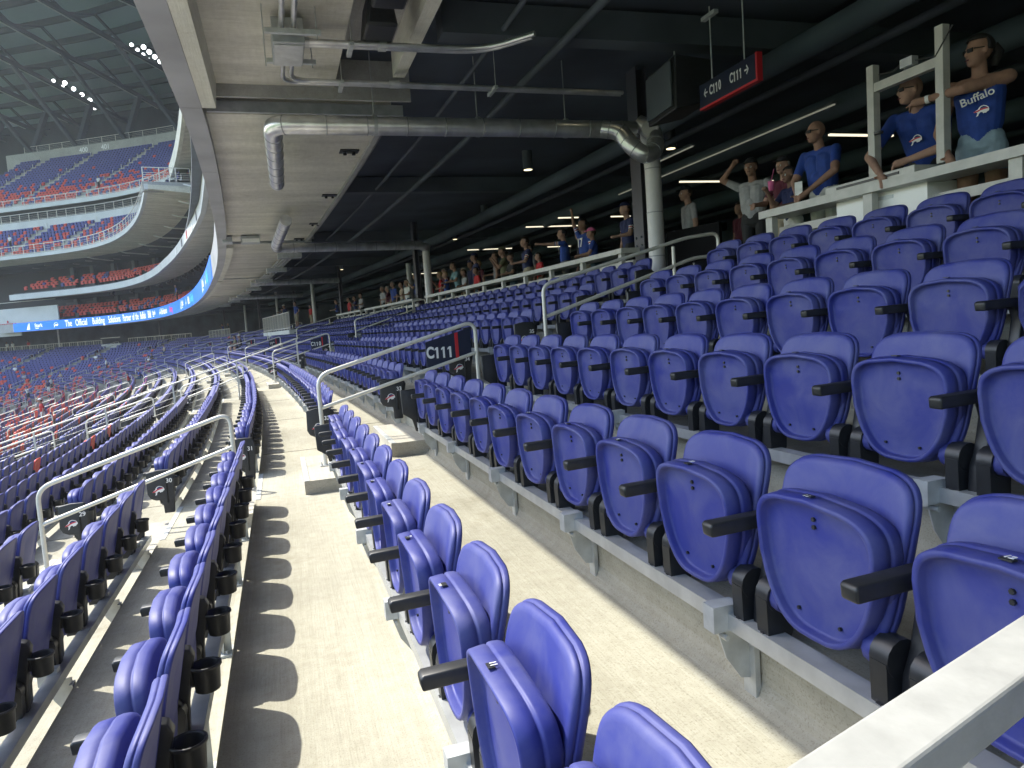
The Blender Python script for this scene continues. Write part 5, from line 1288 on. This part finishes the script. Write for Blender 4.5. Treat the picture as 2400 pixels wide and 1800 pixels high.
low = [(46, -9.6, 1.74, 'red', 'man in red shirt and white cap walking down the lower aisle', 'down', 'white', False), (48.5, -9.9, 1.70, 'lgrey', 'man in grey shirt and blue shorts bending over by the lower rails', 'lap', 'tan', False),
       (31.0, -10.4, 1.74, 'black', 'dark haired man in black shirt at the left edge of the rows', 'down', 'navy', False), (58, -5.7, 1.3, 'red', 'child in red jersey and navy cap perched on a seat back', 'lap', 'navy', False),
       (64, -4.9, 1.6, 'royal', 'man in blue and white sitting past the red jerseyed child', 'lap', 'white', True), (90, -12.3, 1.6, 'white', 'tiny figure in white taking a picture among red seats', 'phone', None, False),
       (89, -10.6, 1.7, 'navy', 'tiny figure in navy walking between seat rows', 'down', None, False), (91.5, -9.9, 1.7, 'lgrey', 'tiny figure in pale shirt and white cap in the far rows', 'down', 'white', False), (92.5, -4.2, 1.7, 'white', 'tiny person in white standing by the far aisle rail', 'hip', None, False),
       (111, -3.4, 1.7, 'white', 'tiny seated person in white cap high in the far stand', 'lap', 'white', True), (111.4, -2.5, 1.7, 'royal', 'tiny seated person in blue beside the white capped one', 'lap', 'white', True), (108, -5, 1.7, 'red', 'tiny seated person in red in the middle of the far stand', 'lap', 'white', True),
       (106, -6.7, 1.7, 'lgrey', 'tiny seated person in grey below the one in red', 'lap', None, True), (81, -13.6, 1.5, 'navy', 'tiny seated person in navy among red seats', 'lap', None, True), (99, -6.7, 1.6, 'tan', 'tiny seated person in tan next to the aisle rail', 'lap', None, True),
       (52.0, 1.35, 1.75, 'black', 'man with white cap and dark shirt seated below the platform', 'lap', 'white', True), (55, 1.35, 1.7, 'olive', 'man in patterned olive shirt seated beside the white capped man', 'lap', None, True),
       (101, -1.0, 1.7, 'white', 'tiny seated person in white up near the far block', 'lap', None, True), (100, -1.1, 1.7, 'navy', 'tiny seated person in navy up near the far block', 'lap', None, True), (88, .5, 1.7, 'tan', 'tiny person in tan at the top of the far rows', 'lap', None, True),
       (83, -2, 1.7, 'black', 'seated man in black at the tip of the sunlit rails', 'lap', 'black', True), (84, -2.1, 1.7, 'white', 'seated woman in white at the tip of the sunlit rails', 'lap', None, True)]
for s_, o_, H_, sh_, lab_, a_, hat_, st_ in low:
    z_ = tread(o_); p_ = P(s_, o_, z_); person(lab_, (p_.x, p_.y, z_ + (.02 if not st_ else -.0)), PI + hd(s_) + (.2 if st_ else rng.uniform(-.8, .8)), H_, sh_, rng.choice(['black', 'denim', 'white']), 'shorts', aL=a_, aR=a_, hat=hat_, seated=st_, lean=.35 if 'bending' in lab_ else .05, group=G4)
for s_, o_, z_, sh_, lab_ in ((121.5, 5.5, FL, 'white', 'left one of two tiny people in white behind the far railing'), (120.6, 5.5, FL, 'white', 'right one of two tiny people in white behind the far railing'), (118.2, 5.6, FL, 'red', 'tiny person in red behind the far railing'), (40, -.2, 5.45, 'white', 'person in white cap leaning over above the ribbon screen'),
                             (49, .1, 5.45, 'white', 'person in white on the deck above the ribbon screen'), (79, .2, 5.6, 'royal', 'tiny person in blue above the ribbon screen'), (96, 3.9, 17.4, 'orange', 'steward in orange vest on the walkway above the middle bowl'), (93, 3.9, 17.4, 'red', 'person in red hat beside the upper railing'),
                             (112.0, -1.0, 14.3, 'white', 'tiny seated fan in white low in the middle bowl'), (104, 5.0, 21.4, 'white', 'tiny person in white at the front of the upper bowl')):
    p_ = P(s_, o_, z_); person(lab_, (p_.x, p_.y, z_), PI + hd(s_), 1.72, sh_, 'black', 'long', group='people around the upper levels', hat='white' if 'cap' in lab_ else None)
build_people()
# prints on the nearest shirts
def print_on(lab, body, size, v, mt, yoff=0, rz=0, logo=False):
    p = [q for q in PEOPLE if q['label'].startswith(lab)][0]; up = p['up']; rot = p['rot']
    q = p['loc'] + rot @ up(v); xd = rot @ Vector((0, 1, rz)); zd = rot @ (Vector((0, 0, 1)))
    if logo:
        emblem('emblem', M['ink'], M['emb_in'], M['logo_red'], p['o'], up(v), Vector((0, 1, 0)), Vector((0, 0, 1)), (1, 0, 0), size)
    else: text('shirt_print', body, size, mt, q, xd, zd, p['o'], .004, bold=.0006)
print_on('woman in blue', 'Buffalo', .086, (.172, .01, 1.285), CL['white'], rz=.25)
print_on('woman in blue', '', .055, (.134, .03, 1.19), None, logo=True)
print_on('bald man in blue', '', .06, (.150, .0, 1.25), None, logo=True)
mb = MB().use(CL['white']); p_ = PEOPLE[0]; q = p_['rot'].inverted() @ (Vector((5.182, 4.61, 3.031)) - p_['loc']); q2 = p_['rot'].inverted() @ (Vector((5.172, 4.635, 3.03)) - p_['loc']); mb.tube([q, q2], .034, 12); mb.build('wrist_band', p_['o'])
mb = MB().use(CL['pink']); mb.tube([(5.28, 6.72, 2.70), (5.28, 6.72, 2.80)], [.028, .036], 12); mb.tube([(5.28, 6.72, 2.80), (5.31, 6.70, 2.93)], .004, 6)
mb.build('drink_cup', label='bright pink cup with straw held up in front of the older man', cat='cup')
mb = MB().use(CL['white']); mb.box((5.14, 6.12, 2.60), (.01, .08, .15), .4); mb.build('phone', label='pale phone in the hands of the bald man in sunglasses', cat='phone')
# black board and bin behind the looped handrail
mb = MB().use(M['board_black']); mb.box((5.75, 9.05, 2.15), (.05, 1.0, .95), .25); o = mb.build('board', label='black stand-up board behind the looped handrail', cat='board'); 
# ------------------------------------------------------------------ lettering to meshes
dg = bpy.context.evaluated_depsgraph_get()
for o in [o for o in bpy.data.objects if o.type == 'FONT']:
    me = bpy.data.meshes.new_from_object(o.evaluated_get(dg)); q = bpy.data.objects.new('x', me); nm = o.name; col_ = o.users_collection
    q.parent = o.parent; q.matrix_basis = o.matrix_basis.copy()
    bpy.data.objects.remove(o); q.name = nm; COL.objects.link(q)
# ------------------------------------------------------------------ air
hz = bpy.data.materials.new('thin haze'); hz.use_nodes = True; n = hz.node_tree.nodes; n.remove(n['Principled BSDF'])
pv = n.new('ShaderNodeVolumePrincipled'); pv.inputs['Density'].default_value = HAZE; pv.inputs['Color'].default_value = (.85, .9, 1.0, 1); pv.inputs['Anisotropy'].default_value = .3
hz.node_tree.links.new(pv.outputs[0], n['Material Output'].inputs['Volume'])
if HAZE > 0:
    mb = MB().use(hz); mb.box((0, 150, 22), (820, 780, 62)); mb.build('haze', kind='stuff')
